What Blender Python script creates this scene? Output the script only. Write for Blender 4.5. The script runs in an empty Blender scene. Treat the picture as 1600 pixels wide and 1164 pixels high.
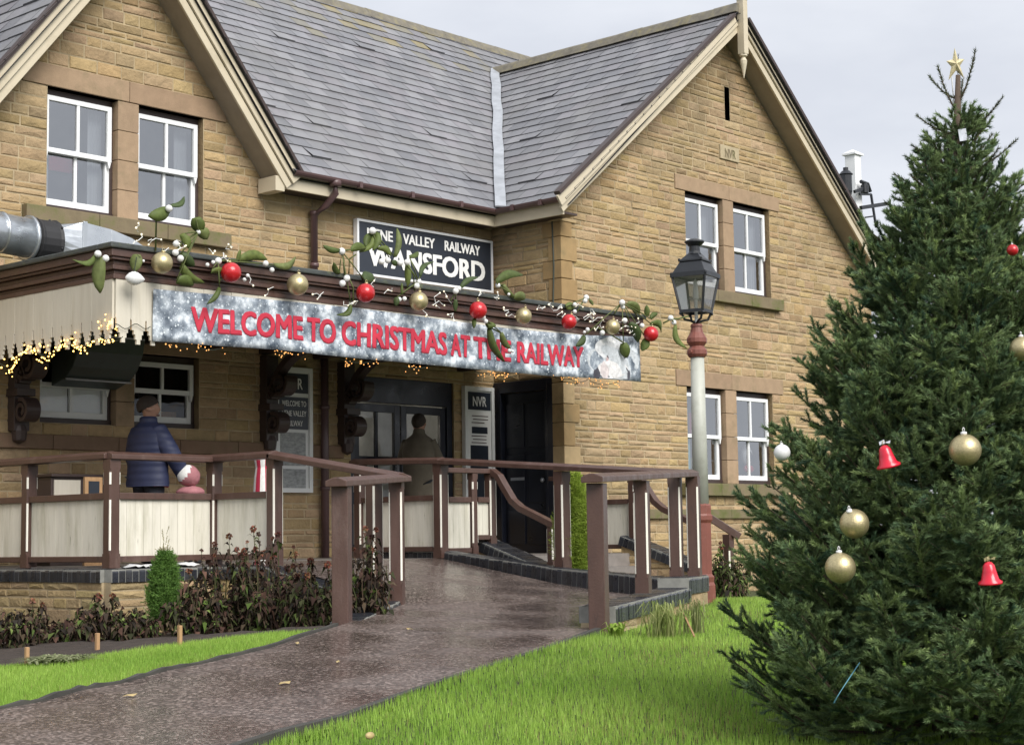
import bpy, math, random
import numpy as np
from mathutils import Vector, Matrix
R = math.radians
rng = random.Random(7)
nr = np.random.default_rng(11)
SC = bpy.context.scene
COL = SC.collection

# ------------------------------------------------------------------ camera
FPX, YAW, PIT, ROL = 2680.2, R(47.712), R(5.469), R(-0.839)
fw = Vector((math.sin(YAW)*math.cos(PIT), math.cos(YAW)*math.cos(PIT), math.sin(PIT)))
rt = fw.cross(Vector((0, 0, 1))).normalized(); up = rt.cross(fw)
c_, s_ = math.cos(ROL), math.sin(ROL)
rt, up = c_*rt+s_*up, -s_*rt+c_*up
cam_d = bpy.data.cameras.new("camera"); cam = bpy.data.objects.new("camera", cam_d); COL.objects.link(cam)
cam.matrix_world = Matrix(((rt.x, up.x, -fw.x, 0), (rt.y, up.y, -fw.y, 0), (rt.z, up.z, -fw.z, 0), (0, 0, 0, 1)))
cam_d.sensor_width = 36; cam_d.lens = FPX/1600*36; cam_d.clip_end = 3000; cam_d.clip_start = .1
SC.camera = cam

# ------------------------------------------------------------------ sky, sun, exposure
SUN_EL, SUN_AZ = R(40), R(15)          # azimuth measured from -Y towards -X (behind the photographer)
w = bpy.data.worlds.new("World"); SC.world = w; w.use_nodes = True
nt = w.node_tree; nt.nodes.clear()
sky = nt.nodes.new("ShaderNodeTexSky"); sky.sky_type = 'NISHITA'; sky.sun_disc = False
sky.sun_elevation = SUN_EL; sky.sun_rotation = R(180)+SUN_AZ; sky.air_density = 1.0; sky.dust_density = 3.0
hs = nt.nodes.new("ShaderNodeHueSaturation"); hs.inputs['Saturation'].default_value = .25; hs.inputs['Value'].default_value = 1.0
tc = nt.nodes.new("ShaderNodeTexCoord"); mp = nt.nodes.new("ShaderNodeMapping"); mp.inputs['Scale'].default_value = (1.2, 1.2, 3.2)
nz = nt.nodes.new("ShaderNodeTexNoise"); nz.inputs['Scale'].default_value = 2.2; nz.inputs['Detail'].default_value = 6; nz.inputs['Roughness'].default_value = .55
cr = nt.nodes.new("ShaderNodeValToRGB")
cr.color_ramp.elements[0].position = .33; cr.color_ramp.elements[0].color = (3.75, 3.95, 4.4, 1)
cr.color_ramp.elements[1].position = .68; cr.color_ramp.elements[1].color = (5.2, 5.35, 5.65, 1)
mx = nt.nodes.new("ShaderNodeMixRGB"); mx.inputs[0].default_value = .9
bg = nt.nodes.new("ShaderNodeBackground"); bg.inputs['Strength'].default_value = .1
wo = nt.nodes.new("ShaderNodeOutputWorld")
L = nt.links.new
L(tc.outputs['Generated'], mp.inputs[0]); L(mp.outputs[0], nz.inputs['Vector']); L(nz.outputs[0], cr.inputs[0])
L(sky.outputs[0], hs.inputs['Color']); L(hs.outputs[0], mx.inputs[1]); L(cr.outputs[0], mx.inputs[2])
L(mx.outputs[0], bg.inputs[0]); L(bg.outputs[0], wo.inputs[0])
sd = bpy.data.lights.new("sun", 'SUN'); sd.energy = 2.1; sd.angle = R(38); sd.color = (1, .965, .91)
so = bpy.data.objects.new("sun", sd); COL.objects.link(so)
to_sun = Vector((-math.sin(SUN_AZ)*math.cos(SUN_EL), -math.cos(SUN_AZ)*math.cos(SUN_EL), math.sin(SUN_EL)))
so.rotation_euler = to_sun.to_track_quat('Z', 'Y').to_euler()
SC.view_settings.view_transform = 'Standard'; SC.view_settings.look = 'None'; SC.view_settings.gamma = 1
SC.view_settings.exposure = 0.95
SC.view_settings.use_curve_mapping = False
SC.cycles.max_bounces = 6; SC.cycles.transparent_max_bounces = 8

# ------------------------------------------------------------------ pixel -> point on a real plane
def ray(px, py): return rt*((px-800)/FPX) - up*((py-582)/FPX) + fw
def at(px, py, X=None, Y=None, Z=None, D=None):
    r = ray(px, py)
    k = X/r.x if X is not None else Y/r.y if Y is not None else Z/r.z if Z is not None else D/math.hypot(r.x, r.y)
    return r*k

# ------------------------------------------------------------------ mesh builder
class MB:
    def __init__(s): s.v = []; s.f = []; s.c = []; s.m = []; s.col = (1, 1, 1); s.mi = 0
    def face(s, pts, col=None, mi=None):
        n = len(s.v); s.v.extend(tuple(p) for p in pts); s.f.append(tuple(range(n, n+len(pts))))
        s.c.append(col or s.col); s.m.append(s.mi if mi is None else mi)
    def mesh(s, vs, fs, col=None, mi=None):
        n = len(s.v); s.v.extend(tuple(p) for p in vs)
        for f in fs: s.f.append(tuple(i+n for i in f)); s.c.append(col or s.col); s.m.append(s.mi if mi is None else mi)
    def hexa(s, b, t, col=None):          # 4 bottom points, 4 top points
        s.mesh(list(b)+list(t), [(3, 2, 1, 0), (4, 5, 6, 7), (0, 1, 5, 4), (1, 2, 6, 5), (2, 3, 7, 6), (3, 0, 4, 7)], col)
    def box(s, x0, x1, y0, y1, z0, z1, col=None):
        s.hexa([(x0, y0, z0), (x1, y0, z0), (x1, y1, z0), (x0, y1, z0)], [(x0, y0, z1), (x1, y0, z1), (x1, y1, z1), (x0, y1, z1)], col)
    def beam(s, p, q, w, h, upv=(0, 0, 1), col=None):   # w across, h along upv
        p, q = Vector(p), Vector(q); d = (q-p).normalized(); u = Vector(upv); u = (u-d*u.dot(d)).normalized(); a = d.cross(u)*w/2; u = u*h/2
        s.hexa([p-a-u, p+a-u, q+a-u, q-a-u], [p-a+u, p+a+u, q+a+u, q-a+u], col)
    def sweep(s, pts, w, h, upv=(0, 0, 1), col=None, prof=None):
        pts = [Vector(p) for p in pts]; pr = prof or [(-w/2, -h/2), (w/2, -h/2), (w/2, h/2), (-w/2, h/2)]; rings = []
        for i, p in enumerate(pts):
            d = (pts[min(i+1, len(pts)-1)]-pts[max(i-1, 0)]).normalized(); u = Vector(upv); u = (u-d*u.dot(d)).normalized(); a = d.cross(u)
            rings.append([p+a*x+u*y for x, y in pr])
        n = len(pr); vs = [q for r_ in rings for q in r_]; fs = []
        for i in range(len(rings)-1):
            for j in range(n): fs.append((i*n+j, i*n+(j+1) % n, (i+1)*n+(j+1) % n, (i+1)*n+j))
        fs.append(tuple(range(n))[::-1]); fs.append(tuple((len(rings)-1)*n+j for j in range(n)))
        s.mesh(vs, fs, col)
    def tube(s, pts, r, n=6, col=None):
        rs = r if isinstance(r, (list, tuple)) else [r]*len(pts)
        pts = [Vector(p) for p in pts]; vs = []; fs = []
        for i, p in enumerate(pts):
            d = (pts[min(i+1, len(pts)-1)]-pts[max(i-1, 0)])
            d = d.normalized() if d.length > 1e-9 else Vector((0, 0, 1))
            a = d.cross(Vector((0, 0, 1)) if abs(d.z) < .95 else Vector((1, 0, 0))).normalized(); b = d.cross(a)
            for k in range(n): t = 2*math.pi*k/n; vs.append(p+(a*math.cos(t)+b*math.sin(t))*rs[i])
        for i in range(len(pts)-1):
            for k in range(n): fs.append((i*n+k, i*n+(k+1) % n, (i+1)*n+(k+1) % n, (i+1)*n+k))
        fs.append(tuple(range(n))[::-1]); fs.append(tuple((len(pts)-1)*n+k for k in range(n)))
        s.mesh(vs, fs, col)
    def lathe(s, prof, c, n=16, col=None, ax=None, rot=0):   # prof (radius, height)
        c = Vector(c); z = Vector(ax).normalized() if ax else Vector((0, 0, 1))
        a = z.cross(Vector((0, 1, 0)) if abs(z.y) < .9 else Vector((1, 0, 0))).normalized(); b = z.cross(a); vs = []; fs = []
        for r, h in prof:
            for k in range(n): t = 2*math.pi*k/n+rot; vs.append(c+z*h+(a*math.cos(t)+b*math.sin(t))*r)
        for i in range(len(prof)-1):
            for k in range(n): fs.append((i*n+k, i*n+(k+1) % n, (i+1)*n+(k+1) % n, (i+1)*n+k))
        fs.append(tuple(range(n))[::-1]); fs.append(tuple((len(prof)-1)*n+k for k in range(n)))
        s.mesh(vs, fs, col)
    def ball(s, c, r, n=12, m=8, col=None, sc=(1, 1, 1)):
        c = Vector(c); vs = [c+Vector((0, 0, r*sc[2]))]; fs = []
        for i in range(1, m):
            t = math.pi*i/m
            for k in range(n): p = 2*math.pi*k/n; vs.append(c+Vector((r*sc[0]*math.sin(t)*math.cos(p), r*sc[1]*math.sin(t)*math.sin(p), r*sc[2]*math.cos(t))))
        vs.append(c-Vector((0, 0, r*sc[2])))
        for k in range(n): fs.append((0, 1+k, 1+(k+1) % n)); fs.append((len(vs)-1, 1+(m-2)*n+(k+1) % n, 1+(m-2)*n+k))
        for i in range(m-2):
            for k in range(n): fs.append((1+i*n+k, 1+(i+1)*n+k, 1+(i+1)*n+(k+1) % n, 1+i*n+(k+1) % n))
        s.mesh(vs, fs, col)
    def prism(s, poly, ext, col=None):     # planar polygon extruded by vector
        e = Vector(ext); n = len(poly); a = [Vector(p) for p in poly]; b = [p+e for p in a]
        s.mesh(a+b, [tuple(range(n))[::-1], tuple(range(n, 2*n))]+[(i, (i+1) % n, n+(i+1) % n, n+i) for i in range(n)], col)
    def build(s, name, mats, parent=None, smooth=False, bevel=0, local=False):
        me = bpy.data.meshes.new(name); vs = s.v
        if parent is not None and not local:
            r0 = root_of(parent).location; vs = [(x-r0.x, y-r0.y, z-r0.z) for x, y, z in vs]
        me.from_pydata(vs, [], s.f)
        for m_ in (mats if isinstance(mats, (list, tuple)) else [mats]): me.materials.append(m_)
        if any(s.m): me.polygons.foreach_set('material_index', s.m)
        if any(c != (1, 1, 1) for c in s.c):
            at_ = me.color_attributes.new('Col', 'FLOAT_COLOR', 'CORNER'); arr = []
            for f, c in zip(s.f, s.c): arr.extend((c[0], c[1], c[2], 1.0)*len(f))
            at_.data.foreach_set('color', arr)
        if smooth: me.polygons.foreach_set('use_smooth', [True]*len(s.f))
        me.update()
        o = bpy.data.objects.new(name, me); COL.objects.link(o)
        if parent is not None: o.parent = parent
        if bevel:
            b = o.modifiers.new('bevel', 'BEVEL'); b.width = bevel; b.segments = 2; b.limit_method = 'ANGLE'; b.angle_limit = R(50)
        return o

def root_of(o):
    while o.parent is not None: o = o.parent
    return o
def tag(o, label=None, cat=None, group=None, kind=None):
    if label: o['label'] = label
    if cat: o['category'] = cat
    if group: o['group'] = group
    if kind: o['kind'] = kind
    return o
def thing(name, label, cat, loc, group=None):
    o = bpy.data.objects.new(name, None); COL.objects.link(o); o.location = loc; o.empty_display_size = .2
    return tag(o, label, cat, group)
def copy_tree(o, parent=None):
    c = o.copy(); COL.objects.link(c)
    if parent is not None: c.parent = parent
    for ch in list(o.children): copy_tree(ch, c)
    return c

def tri_mesh(name, P, C, material, parent=None, local=False, nv=3):   # P: (n,nv,3) array, C: (n,3)
    n = len(P); me = bpy.data.meshes.new(name)
    V = P.reshape(-1, 3).astype(np.float32)
    if parent is not None and not local: V = V-np.array(root_of(parent).location, dtype=np.float32)
    me.vertices.add(n*nv); me.loops.add(n*nv); me.polygons.add(n)
    me.vertices.foreach_set('co', V.ravel()); me.loops.foreach_set('vertex_index', np.arange(n*nv, dtype=np.int32))
    me.polygons.foreach_set('loop_start', np.arange(0, n*nv, nv, dtype=np.int32))
    me.update(calc_edges=True)
    ca = me.color_attributes.new('Col', 'FLOAT_COLOR', 'POINT')
    cc = np.ones((n, nv, 4), np.float32); cc[:, :, :3] = C[:, None, :] if C.ndim == 2 else C
    ca.data.foreach_set('color', cc.ravel())
    me.materials.append(material); me.validate()
    o = bpy.data.objects.new(name, me); COL.objects.link(o)
    if parent is not None: o.parent = parent
    return o

# ------------------------------------------------------------------ materials
def mat(name, col, rough=.6, metal=0, var=.18, scale=6, bump=.0, bscale=60, attr=False, spec=.5, dirt=None, dscale=2.5, dlo=.5, dhi=.7,
        stretch=(1, 1, 1), emit=None, estr=0, rvar=0, coat=0, trans=0, bdist=.01, sss=0, dirt2=None):
    m = bpy.data.materials.new(name); m.use_nodes = True; t = m.node_tree; N = t.nodes; K = t.links.new
    b = N['Principled BSDF']; b.inputs['Roughness'].default_value = rough; b.inputs['Metallic'].default_value = metal
    b.inputs['Specular IOR Level'].default_value = spec; b.inputs['Coat Weight'].default_value = coat
    if trans: b.inputs['Transmission Weight'].default_value = trans
    co = N.new('ShaderNodeTexCoord'); mp = N.new('ShaderNodeMapping'); mp.inputs['Scale'].default_value = stretch; K(co.outputs['Object'], mp.inputs[0])
    if attr: a = N.new('ShaderNodeAttribute'); a.attribute_name = 'Col'; src = a.outputs['Color']
    else: a = N.new('ShaderNodeRGB'); a.outputs[0].default_value = (*col, 1); src = a.outputs[0]
    if var:
        n1 = N.new('ShaderNodeTexNoise'); n1.inputs['Scale'].default_value = scale; n1.inputs['Detail'].default_value = 5; n1.inputs['Roughness'].default_value = .65; K(mp.outputs[0], n1.inputs['Vector'])
        mr = N.new('ShaderNodeMapRange'); mr.inputs[1].default_value = .25; mr.inputs[2].default_value = .75; mr.inputs[3].default_value = 1-var; mr.inputs[4].default_value = 1+var; K(n1.outputs[0], mr.inputs[0])
        vm = N.new('ShaderNodeVectorMath'); vm.operation = 'SCALE'; K(src, vm.inputs[0]); K(mr.outputs[0], vm.inputs['Scale']); src = vm.outputs[0]
        if rvar:
            r2 = N.new('ShaderNodeMapRange'); r2.inputs[1].default_value = .3; r2.inputs[2].default_value = .7; r2.inputs[3].default_value = max(.02, rough-rvar); r2.inputs[4].default_value = rough+rvar; K(n1.outputs[0], r2.inputs[0]); K(r2.outputs[0], b.inputs['Roughness'])
    if dirt:
        n2 = N.new('ShaderNodeTexNoise'); n2.inputs['Scale'].default_value = dscale; n2.inputs['Detail'].default_value = 8; n2.inputs['Roughness'].default_value = .7; K(mp.outputs[0], n2.inputs['Vector'])
        d = N.new('ShaderNodeMapRange'); d.inputs[1].default_value = dlo; d.inputs[2].default_value = dhi; K(n2.outputs[0], d.inputs[0])
        mxx = N.new('ShaderNodeMixRGB'); mxx.inputs[2].default_value = (*dirt, 1); K(d.outputs[0], mxx.inputs[0]); K(src, mxx.inputs[1]); src = mxx.outputs[0]
    if dirt2:
        c2, sc2, lo2, hi2, f2 = dirt2; n4 = N.new('ShaderNodeTexNoise'); n4.inputs['Scale'].default_value = sc2; n4.inputs['Detail'].default_value = 7; n4.inputs['Roughness'].default_value = .62; K(mp.outputs[0], n4.inputs['Vector'])
        d2 = N.new('ShaderNodeMapRange'); d2.inputs[1].default_value = lo2; d2.inputs[2].default_value = hi2; d2.inputs[4].default_value = f2; K(n4.outputs[0], d2.inputs[0]); m4 = N.new('ShaderNodeMixRGB'); m4.inputs[2].default_value = (*c2, 1); K(d2.outputs[0], m4.inputs[0]); K(src, m4.inputs[1]); src = m4.outputs[0]
    K(src, b.inputs['Base Color'])
    if bump:
        n3 = N.new('ShaderNodeTexNoise'); n3.inputs['Scale'].default_value = bscale; n3.inputs['Detail'].default_value = 6; n3.inputs['Roughness'].default_value = .6; K(co.outputs['Object'], n3.inputs['Vector'])
        bp = N.new('ShaderNodeBump'); bp.inputs['Strength'].default_value = bump; bp.inputs['Distance'].default_value = bdist; K(n3.outputs[0], bp.inputs['Height']); K(bp.outputs[0], b.inputs['Normal'])
    if emit: b.inputs['Emission Color'].default_value = (*emit, 1); b.inputs['Emission Strength'].default_value = estr
    return m
def quilt_mat():
    m = mat('navy_jacket', (.019, .025, .066), .62, var=.15, scale=10); t = m.node_tree; N = t.nodes; K = t.links.new; co = N.new('ShaderNodeTexCoord')
    wv = N.new('ShaderNodeTexWave'); wv.bands_direction = 'Z'; wv.inputs['Scale'].default_value = 4.2; wv.inputs['Distortion'].default_value = .6; K(co.outputs['Object'], wv.inputs[0])
    bp = N.new('ShaderNodeBump'); bp.inputs['Strength'].default_value = .3; bp.inputs['Distance'].default_value = .015; K(wv.outputs['Fac'], bp.inputs['Height']); K(bp.outputs[0], N['Principled BSDF'].inputs['Normal']); return m
def leafy_mat(name, tr):
    m = mat(name, (1, 1, 1), .5, var=0, attr=True, spec=.25); t = m.node_tree; N = t.nodes; K = t.links.new; b = N['Principled BSDF']; tl = N.new('ShaderNodeBsdfTranslucent'); K(b.inputs['Base Color'].links[0].from_socket, tl.inputs[0])
    mx = N.new('ShaderNodeMixShader'); mx.inputs[0].default_value = tr; K(b.outputs[0], mx.inputs[1]); K(tl.outputs[0], mx.inputs[2]); K(mx.outputs[0], N['Material Output'].inputs[0]); return m
M = dict(
    stone=mat('stone', (1.05, 1.05, 1.05), .85, var=.16, scale=9, bump=.65, bscale=26, attr=True, spec=.25, dirt=(.17, .125, .07), dscale=2.2, dlo=.56, dhi=.95, dirt2=((.17, .135, .085), .55, .47, .72, .55), bdist=.03),
    mortar=mat('mortar', (.43, .345, .22), .95, var=.25, scale=5, bump=.5, bscale=80, spec=.2, dirt=(.2, .16, .1), dscale=1.3),
    dressed=mat('dressed_stone', (.33, .235, .15), .8, var=.14, scale=7, bump=.35, bscale=60, attr=True, spec=.25, dirt=(.17, .145, .08), dscale=2.4, dlo=.52, dhi=.8),
    mossy=mat('mossy_sill', (.2, .16, .1), .85, var=.2, scale=7, bump=.4, bscale=60, spec=.25, dirt=(.12, .13, .045), dscale=3.5, dlo=.45, dhi=.65),
    slate=mat('slate', (1, 1, 1), .42, var=.22, scale=4, bump=.35, bscale=35, attr=True, spec=.5, rvar=.1, dirt2=((.15, .145, .14), .45, .5, .8, .6), dirt=(.2, .2, .2), dscale=1.4, dlo=.5, dhi=.8, bdist=.006),
    underlay=mat('roof_underlay', (.02, .02, .022), .9, var=0),
    ridge=mat('ridge_tile', (.16, .145, .115), .8, var=.3, scale=9, bump=.5, bscale=40, dirt=(.24, .21, .11), dscale=6, dlo=.5, dhi=.72),
    lead=mat('lead', (.42, .44, .47), .42, metal=.4, var=.25, scale=5, bump=.3, bscale=14, bdist=.02),
    leaddark=mat('lead_dark', (.055, .062, .06), .5, var=.3, scale=9, bump=.3, bscale=40, dirt=(.1, .115, .06), dscale=8, dlo=.55, dhi=.7),
    cream=mat('cream_paint', (.58, .54, .455), .55, var=.07, scale=3, stretch=(7, 7, .8), dirt=(.45, .4, .3), dscale=1.1, dlo=.52, dhi=.9, bump=.08, bscale=30),
    creamdirty=mat('cream_panel', (.68, .65, .56), .55, var=.1, scale=2.2, stretch=(5, 5, .7), dirt=(.42, .4, .3), dscale=1.8, dlo=.46, dhi=.8, dirt2=((.2, .19, .14), 6, .66, .74, .8), bump=.06, bscale=30),
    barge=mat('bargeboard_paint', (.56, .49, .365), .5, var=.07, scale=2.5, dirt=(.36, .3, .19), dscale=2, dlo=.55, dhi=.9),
    brown=mat('brown_paint', (.085, .047, .037), .42, var=.16, scale=5, stretch=(2, 2, .6), bump=.22, bscale=55, rvar=.14, dirt=(.15, .105, .09), dscale=3, dlo=.55, dhi=.85, dirt2=((.045, .03, .026), 9, .58, .72, .7)),
    browndark=mat('dark_brown_paint', (.052, .034, .03), .45, var=.2, scale=5, bump=.1, bscale=60, rvar=.1),
    gutter=mat('gutter_plastic', (.1, .058, .058), .38, var=.15, scale=4),
    white=mat('white_frame', (.78, .79, .8), .38, var=.05, scale=4, dirt=(.5, .5, .48), dscale=5, dlo=.62, dhi=.9),
    whitegrey=mat('white_timber', (.74, .75, .74), .5, var=.06, scale=4, dirt=(.42, .42, .4), dscale=4, dlo=.58, dhi=.9),
    strip=mat('white_strip', (.8, .77, .68), .5, var=.08, scale=8),
    bluebrick=mat('blue_brick', (1, 1, 1), .33, var=.3, scale=14, bump=.35, bscale=60, attr=True, spec=.5, rvar=.12),
    bmortar=mat('coping_mortar', (.24, .24, .22), .9, var=.25, scale=8, spec=.2),
    navy=mat('navy_paint', (.011, .013, .022), .35, var=.3, scale=4, rvar=.1),
    black=mat('black_metal', (.016, .018, .022), .38, var=.25, scale=8, rvar=.1, bump=.1, bscale=60),
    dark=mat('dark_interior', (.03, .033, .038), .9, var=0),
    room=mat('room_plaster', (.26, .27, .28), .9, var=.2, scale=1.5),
    curtain=mat('curtain', (.42, .43, .44), .9, var=.12, scale=3, stretch=(9, 9, .4)),
    redbrown=mat('red_oxide_paint', (.19, .062, .045), .45, var=.16, scale=7, bump=.15, bscale=30, dirt=(.28, .15, .12), dscale=4, dlo=.58, dhi=.85),
    colgrey=mat('column_paint', (.43, .44, .39), .5, var=.08, scale=4, dirt=(.33, .33, .28), dscale=3),
    galv=mat('galvanised_steel', (.56, .59, .62), .32, metal=.85, var=.14, scale=5, rvar=.1),
    rubber=mat('black_rubber', (.02, .02, .022), .6, var=.2),
    hoodgreen=mat('green_hood_paint', (.045, .06, .056), .4, var=.3, scale=3, rvar=.12),
    sign=mat('sign_board', (.024, .03, .042), .35, var=.2, scale=2),
    letter=mat('white_letter', (.78, .78, .76), .5, var=.05),
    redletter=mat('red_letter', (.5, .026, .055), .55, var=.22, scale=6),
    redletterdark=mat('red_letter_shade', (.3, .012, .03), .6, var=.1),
    paving=mat('platform_paving', (.2, .18, .165), .5, var=.25, scale=5, bump=.2, bscale=40),
    soil=mat('soil', (.05, .037, .03), .95, var=.45, scale=9, bump=1.0, bscale=18, bdist=.05),
    needle=leafy_mat('spruce_needles', .18),
    bark=mat('bark', (.085, .06, .042), .9, var=.3, scale=14, bump=.6, bscale=50),
    grass=leafy_mat('grass_blades', .4),
    leaf=mat('mistletoe_leaf', (1, 1, 1), .6, var=.35, scale=16, attr=True, spec=.3),
    deadleaf=mat('withered_leaf', (1, 1, 1), .8, var=.3, scale=20, attr=True, spec=.25),
    berry=mat('white_berry', (.72, .72, .7), .3, var=.1, scale=30),
    gold=mat('gold_glitter', (.52, .44, .25), .36, metal=.75, var=.25, scale=120, bump=.4, bscale=160, bdist=.004),
    redball=mat('red_bauble', (.5, .014, .02), .3, metal=.15, var=.25, scale=50, bump=.2, bscale=140, bdist=.003, coat=.4),
    whiteball=mat('white_bauble', (.74, .74, .74), .28, var=.08, scale=20),
    redplastic=mat('red_plastic', (.62, .01, .035), .28, var=.06, coat=.3),
    wirewhite=mat('white_wire', (.75, .75, .72), .4, var=0),
    wiredark=mat('dark_wire', (.03, .04, .03), .5, var=0),
    bulbwarm=mat('warm_bulb', (.9, .7, .3), .3, var=0, emit=(1, .55, .12), estr=2.6),
    bulbsoft=mat('amber_bulb', (.6, .3, .12), .3, var=0, emit=(1, .45, .12), estr=.7),
    bulbclear=mat('clear_bulb', (.85, .8, .68), .2, var=0, emit=(1, .85, .55), estr=.35),  # faint glow put into the otherwise unlit cornice bulbs
    wood=mat('raw_wood', (.4, .24, .12), .8, var=.2, scale=10, stretch=(6, 6, 1)),
    cord=mat('blue_cord', (.1, .28, .36), .5, var=.1),
    tagwhite=mat('tag_card', (.6, .63, .7), .5, var=.25, scale=40),
    skin=mat('skin', (.36, .2, .14), .5, var=.08, scale=20),
    hair=mat('hair', (.035, .025, .02), .8, var=.35, scale=60, bump=.4, bscale=200),
    jacket=quilt_mat(), halllamp=mat('hall_light', (.9, .85, .7), .3, var=0, emit=(1, .9, .75), estr=22),
    trousers=mat('dark_trousers', (.02, .022, .03), .8, var=.2, scale=10),
    tancoat=mat('tan_coat', (.12, .1, .072), .85, var=.15, scale=12),
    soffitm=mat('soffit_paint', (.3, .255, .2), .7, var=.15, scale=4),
    pink=mat('pink_fabric', (.36, .15, .165), .85, var=.15, scale=18, bump=.3, bscale=60),
    furwhite=mat('white_fleece', (.72, .72, .7), .95, var=.12, scale=40, bump=.6, bscale=90),
    redcloth=mat('red_cloth', (.35, .015, .045), .8, var=.15),
    poster=mat('poster_print', (.3, .31, .31), .5, var=.55, scale=6, stretch=(2, 2, 5)),
    paper=mat('paper', (.8, .8, .78), .6, var=.06),
    yellowleaf=mat('yellow_leaf', (.42, .32, .15), .6, var=.25, scale=20),
    plasticwhite=mat('white_plastic_sheet', (.7, .71, .72), .4, var=.1, scale=10, bump=.4, bscale=20),
    star=mat('gold_star', (.62, .54, .33), .6, metal=.1, var=.3, scale=60, bump=.3, bscale=90),
    kerbm=mat('edging_board', (.05, .048, .042), .8, var=.4, scale=5),
)
def glass_mat(name, tint, tmix):
    m = bpy.data.materials.new(name); m.use_nodes = True; t = m.node_tree; N = t.nodes; N.clear(); K = t.links.new
    o = N.new('ShaderNodeOutputMaterial'); tr = N.new('ShaderNodeBsdfTransparent'); tr.inputs[0].default_value = (*tint, 1)
    g = N.new('ShaderNodeBsdfGlossy'); g.inputs['Roughness'].default_value = .03; g.inputs[0].default_value = (.9, .92, .95, 1)
    co = N.new('ShaderNodeTexCoord'); nz = N.new('ShaderNodeTexNoise'); nz.inputs['Scale'].default_value = 1.6; bp = N.new('ShaderNodeBump'); bp.inputs['Strength'].default_value = .25; bp.inputs['Distance'].default_value = .03
    K(co.outputs['Object'], nz.inputs[0]); K(nz.outputs[0], bp.inputs['Height']); K(bp.outputs[0], g.inputs['Normal'])
    fr = N.new('ShaderNodeFresnel'); fr.inputs[0].default_value = 1.5
    ad = N.new('ShaderNodeMath'); ad.inputs[1].default_value = tmix; K(fr.outputs[0], ad.inputs[0])
    mx = N.new('ShaderNodeMixShader'); K(ad.outputs[0], mx.inputs[0]); K(tr.outputs[0], mx.inputs[1]); K(g.outputs[0], mx.inputs[2]); K(mx.outputs[0], o.inputs[0])
    return m
M['glass'] = glass_mat('window_glass', (.84, .87, .9), .3)
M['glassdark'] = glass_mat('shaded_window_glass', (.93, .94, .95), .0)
M['lampglass'] = glass_mat('lamp_glass', (.85, .85, .83), .12)
_t = M['lampglass'].node_tree; _d = _t.nodes.new('ShaderNodeBsdfTranslucent'); _d.inputs[0].default_value = (.75, .76, .74, 1); _m = _t.nodes.new('ShaderNodeMixShader'); _m.inputs[0].default_value = .22; _o = [n for n in _t.nodes if n.type == 'OUTPUT_MATERIAL'][0]; _s = _o.inputs[0].links[0].from_socket; L = _t.links.new; L(_s, _m.inputs[1]); L(_d.outputs[0], _m.inputs[2]); L(_m.outputs[0], _o.inputs[0])

# ------------------------------------------------------------------ ground heights (thin-plate through measured points)
def tps(pts):
    P = np.array(pts, float); n = len(P); d = np.linalg.norm(P[:, None, :2]-P[None, :, :2], axis=2)
    K_ = np.where(d > 0, d*d*np.log(d+1e-12), 0)+np.eye(n)*.02; A = np.zeros((n+3, n+3)); A[:n, :n] = K_; A[:n, n] = 1; A[:n, n+1:] = P[:, :2]; A[n:, :n] = A[:n, n:].T
    b = np.zeros(n+3); b[:n] = P[:, 2]; wgt = np.linalg.solve(A, b)
    def f(x, y):
        x = np.asarray(x, float); y = np.asarray(y, float)
        dd = np.sqrt((x[..., None]-P[:, 0])**2+(y[..., None]-P[:, 1])**2)
        return (np.where(dd > 0, dd*dd*np.log(dd+1e-12), 0)*wgt[:n]).sum(-1)+wgt[n]+wgt[n+1]*x+wgt[n+2]*y
    return f
GP = [(0, 0, -1.55), (2.5, 4, -1.22), (5, 8.27, -.885), (5.25, 6.44, -.965), (8.69, 9.67, -.64), (10.05, 8.3, -.69), (7.65, 4.14, -.95), (6.9, 11.2, -.80), (5.7, 11, -.85),
      (8, 12.5, -.82), (9.1, 13.2, -.82), (6, 14, -.88), (9.8, 10.8, -.74), (12, 7.5, -.68), (13.75, 10, -.62), (16, 12, -.75), (20, 14, -.8), (25, 10, -.8), (10.3, 5, -.85),
      (12, 3, -.9), (5, 2, -1.22), (-5, 15, -1.1), (-10, 5, -1.4), (5, -5, -1.6), (30, 30, -.8), (10, 30, -.8), (0, 40, -1), (40, 5, -.8), (60, 60, -.8), (-30, 40, -1.2), (40, -20, -1)]
gz = tps(GP)
PP = [(0, 0, -1.56), (2.5, 4, -1.23), (5, 8.27, -.895), (5.25, 6.44, -.975), (6.8, 8.9, -.765), (7.5, 7.3, -.83), (8.75, 9.75, -.64), (10.1, 8.35, -.70), (12.9, 9.6, -.6), (11.4, 9.5, -.62), (10.4, 10.8, -.56), (13.15, 11.4, -.47),
      (10.4, 12.4, -.25), (13.4, 13.3, -.22), (10.4, 13.3, -.22), (13.3, 12.4, -.34)]
pz = tps(PP)
def on_ground(px, py, f=gz):
    r = ray(px, py); k = 3.0
    while k < 60 and r.z*k > float(f(r.x*k, r.y*k)): k += .02
    return Vector((r.x*k, r.y*k, float(f(r.x*k, r.y*k))))

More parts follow.
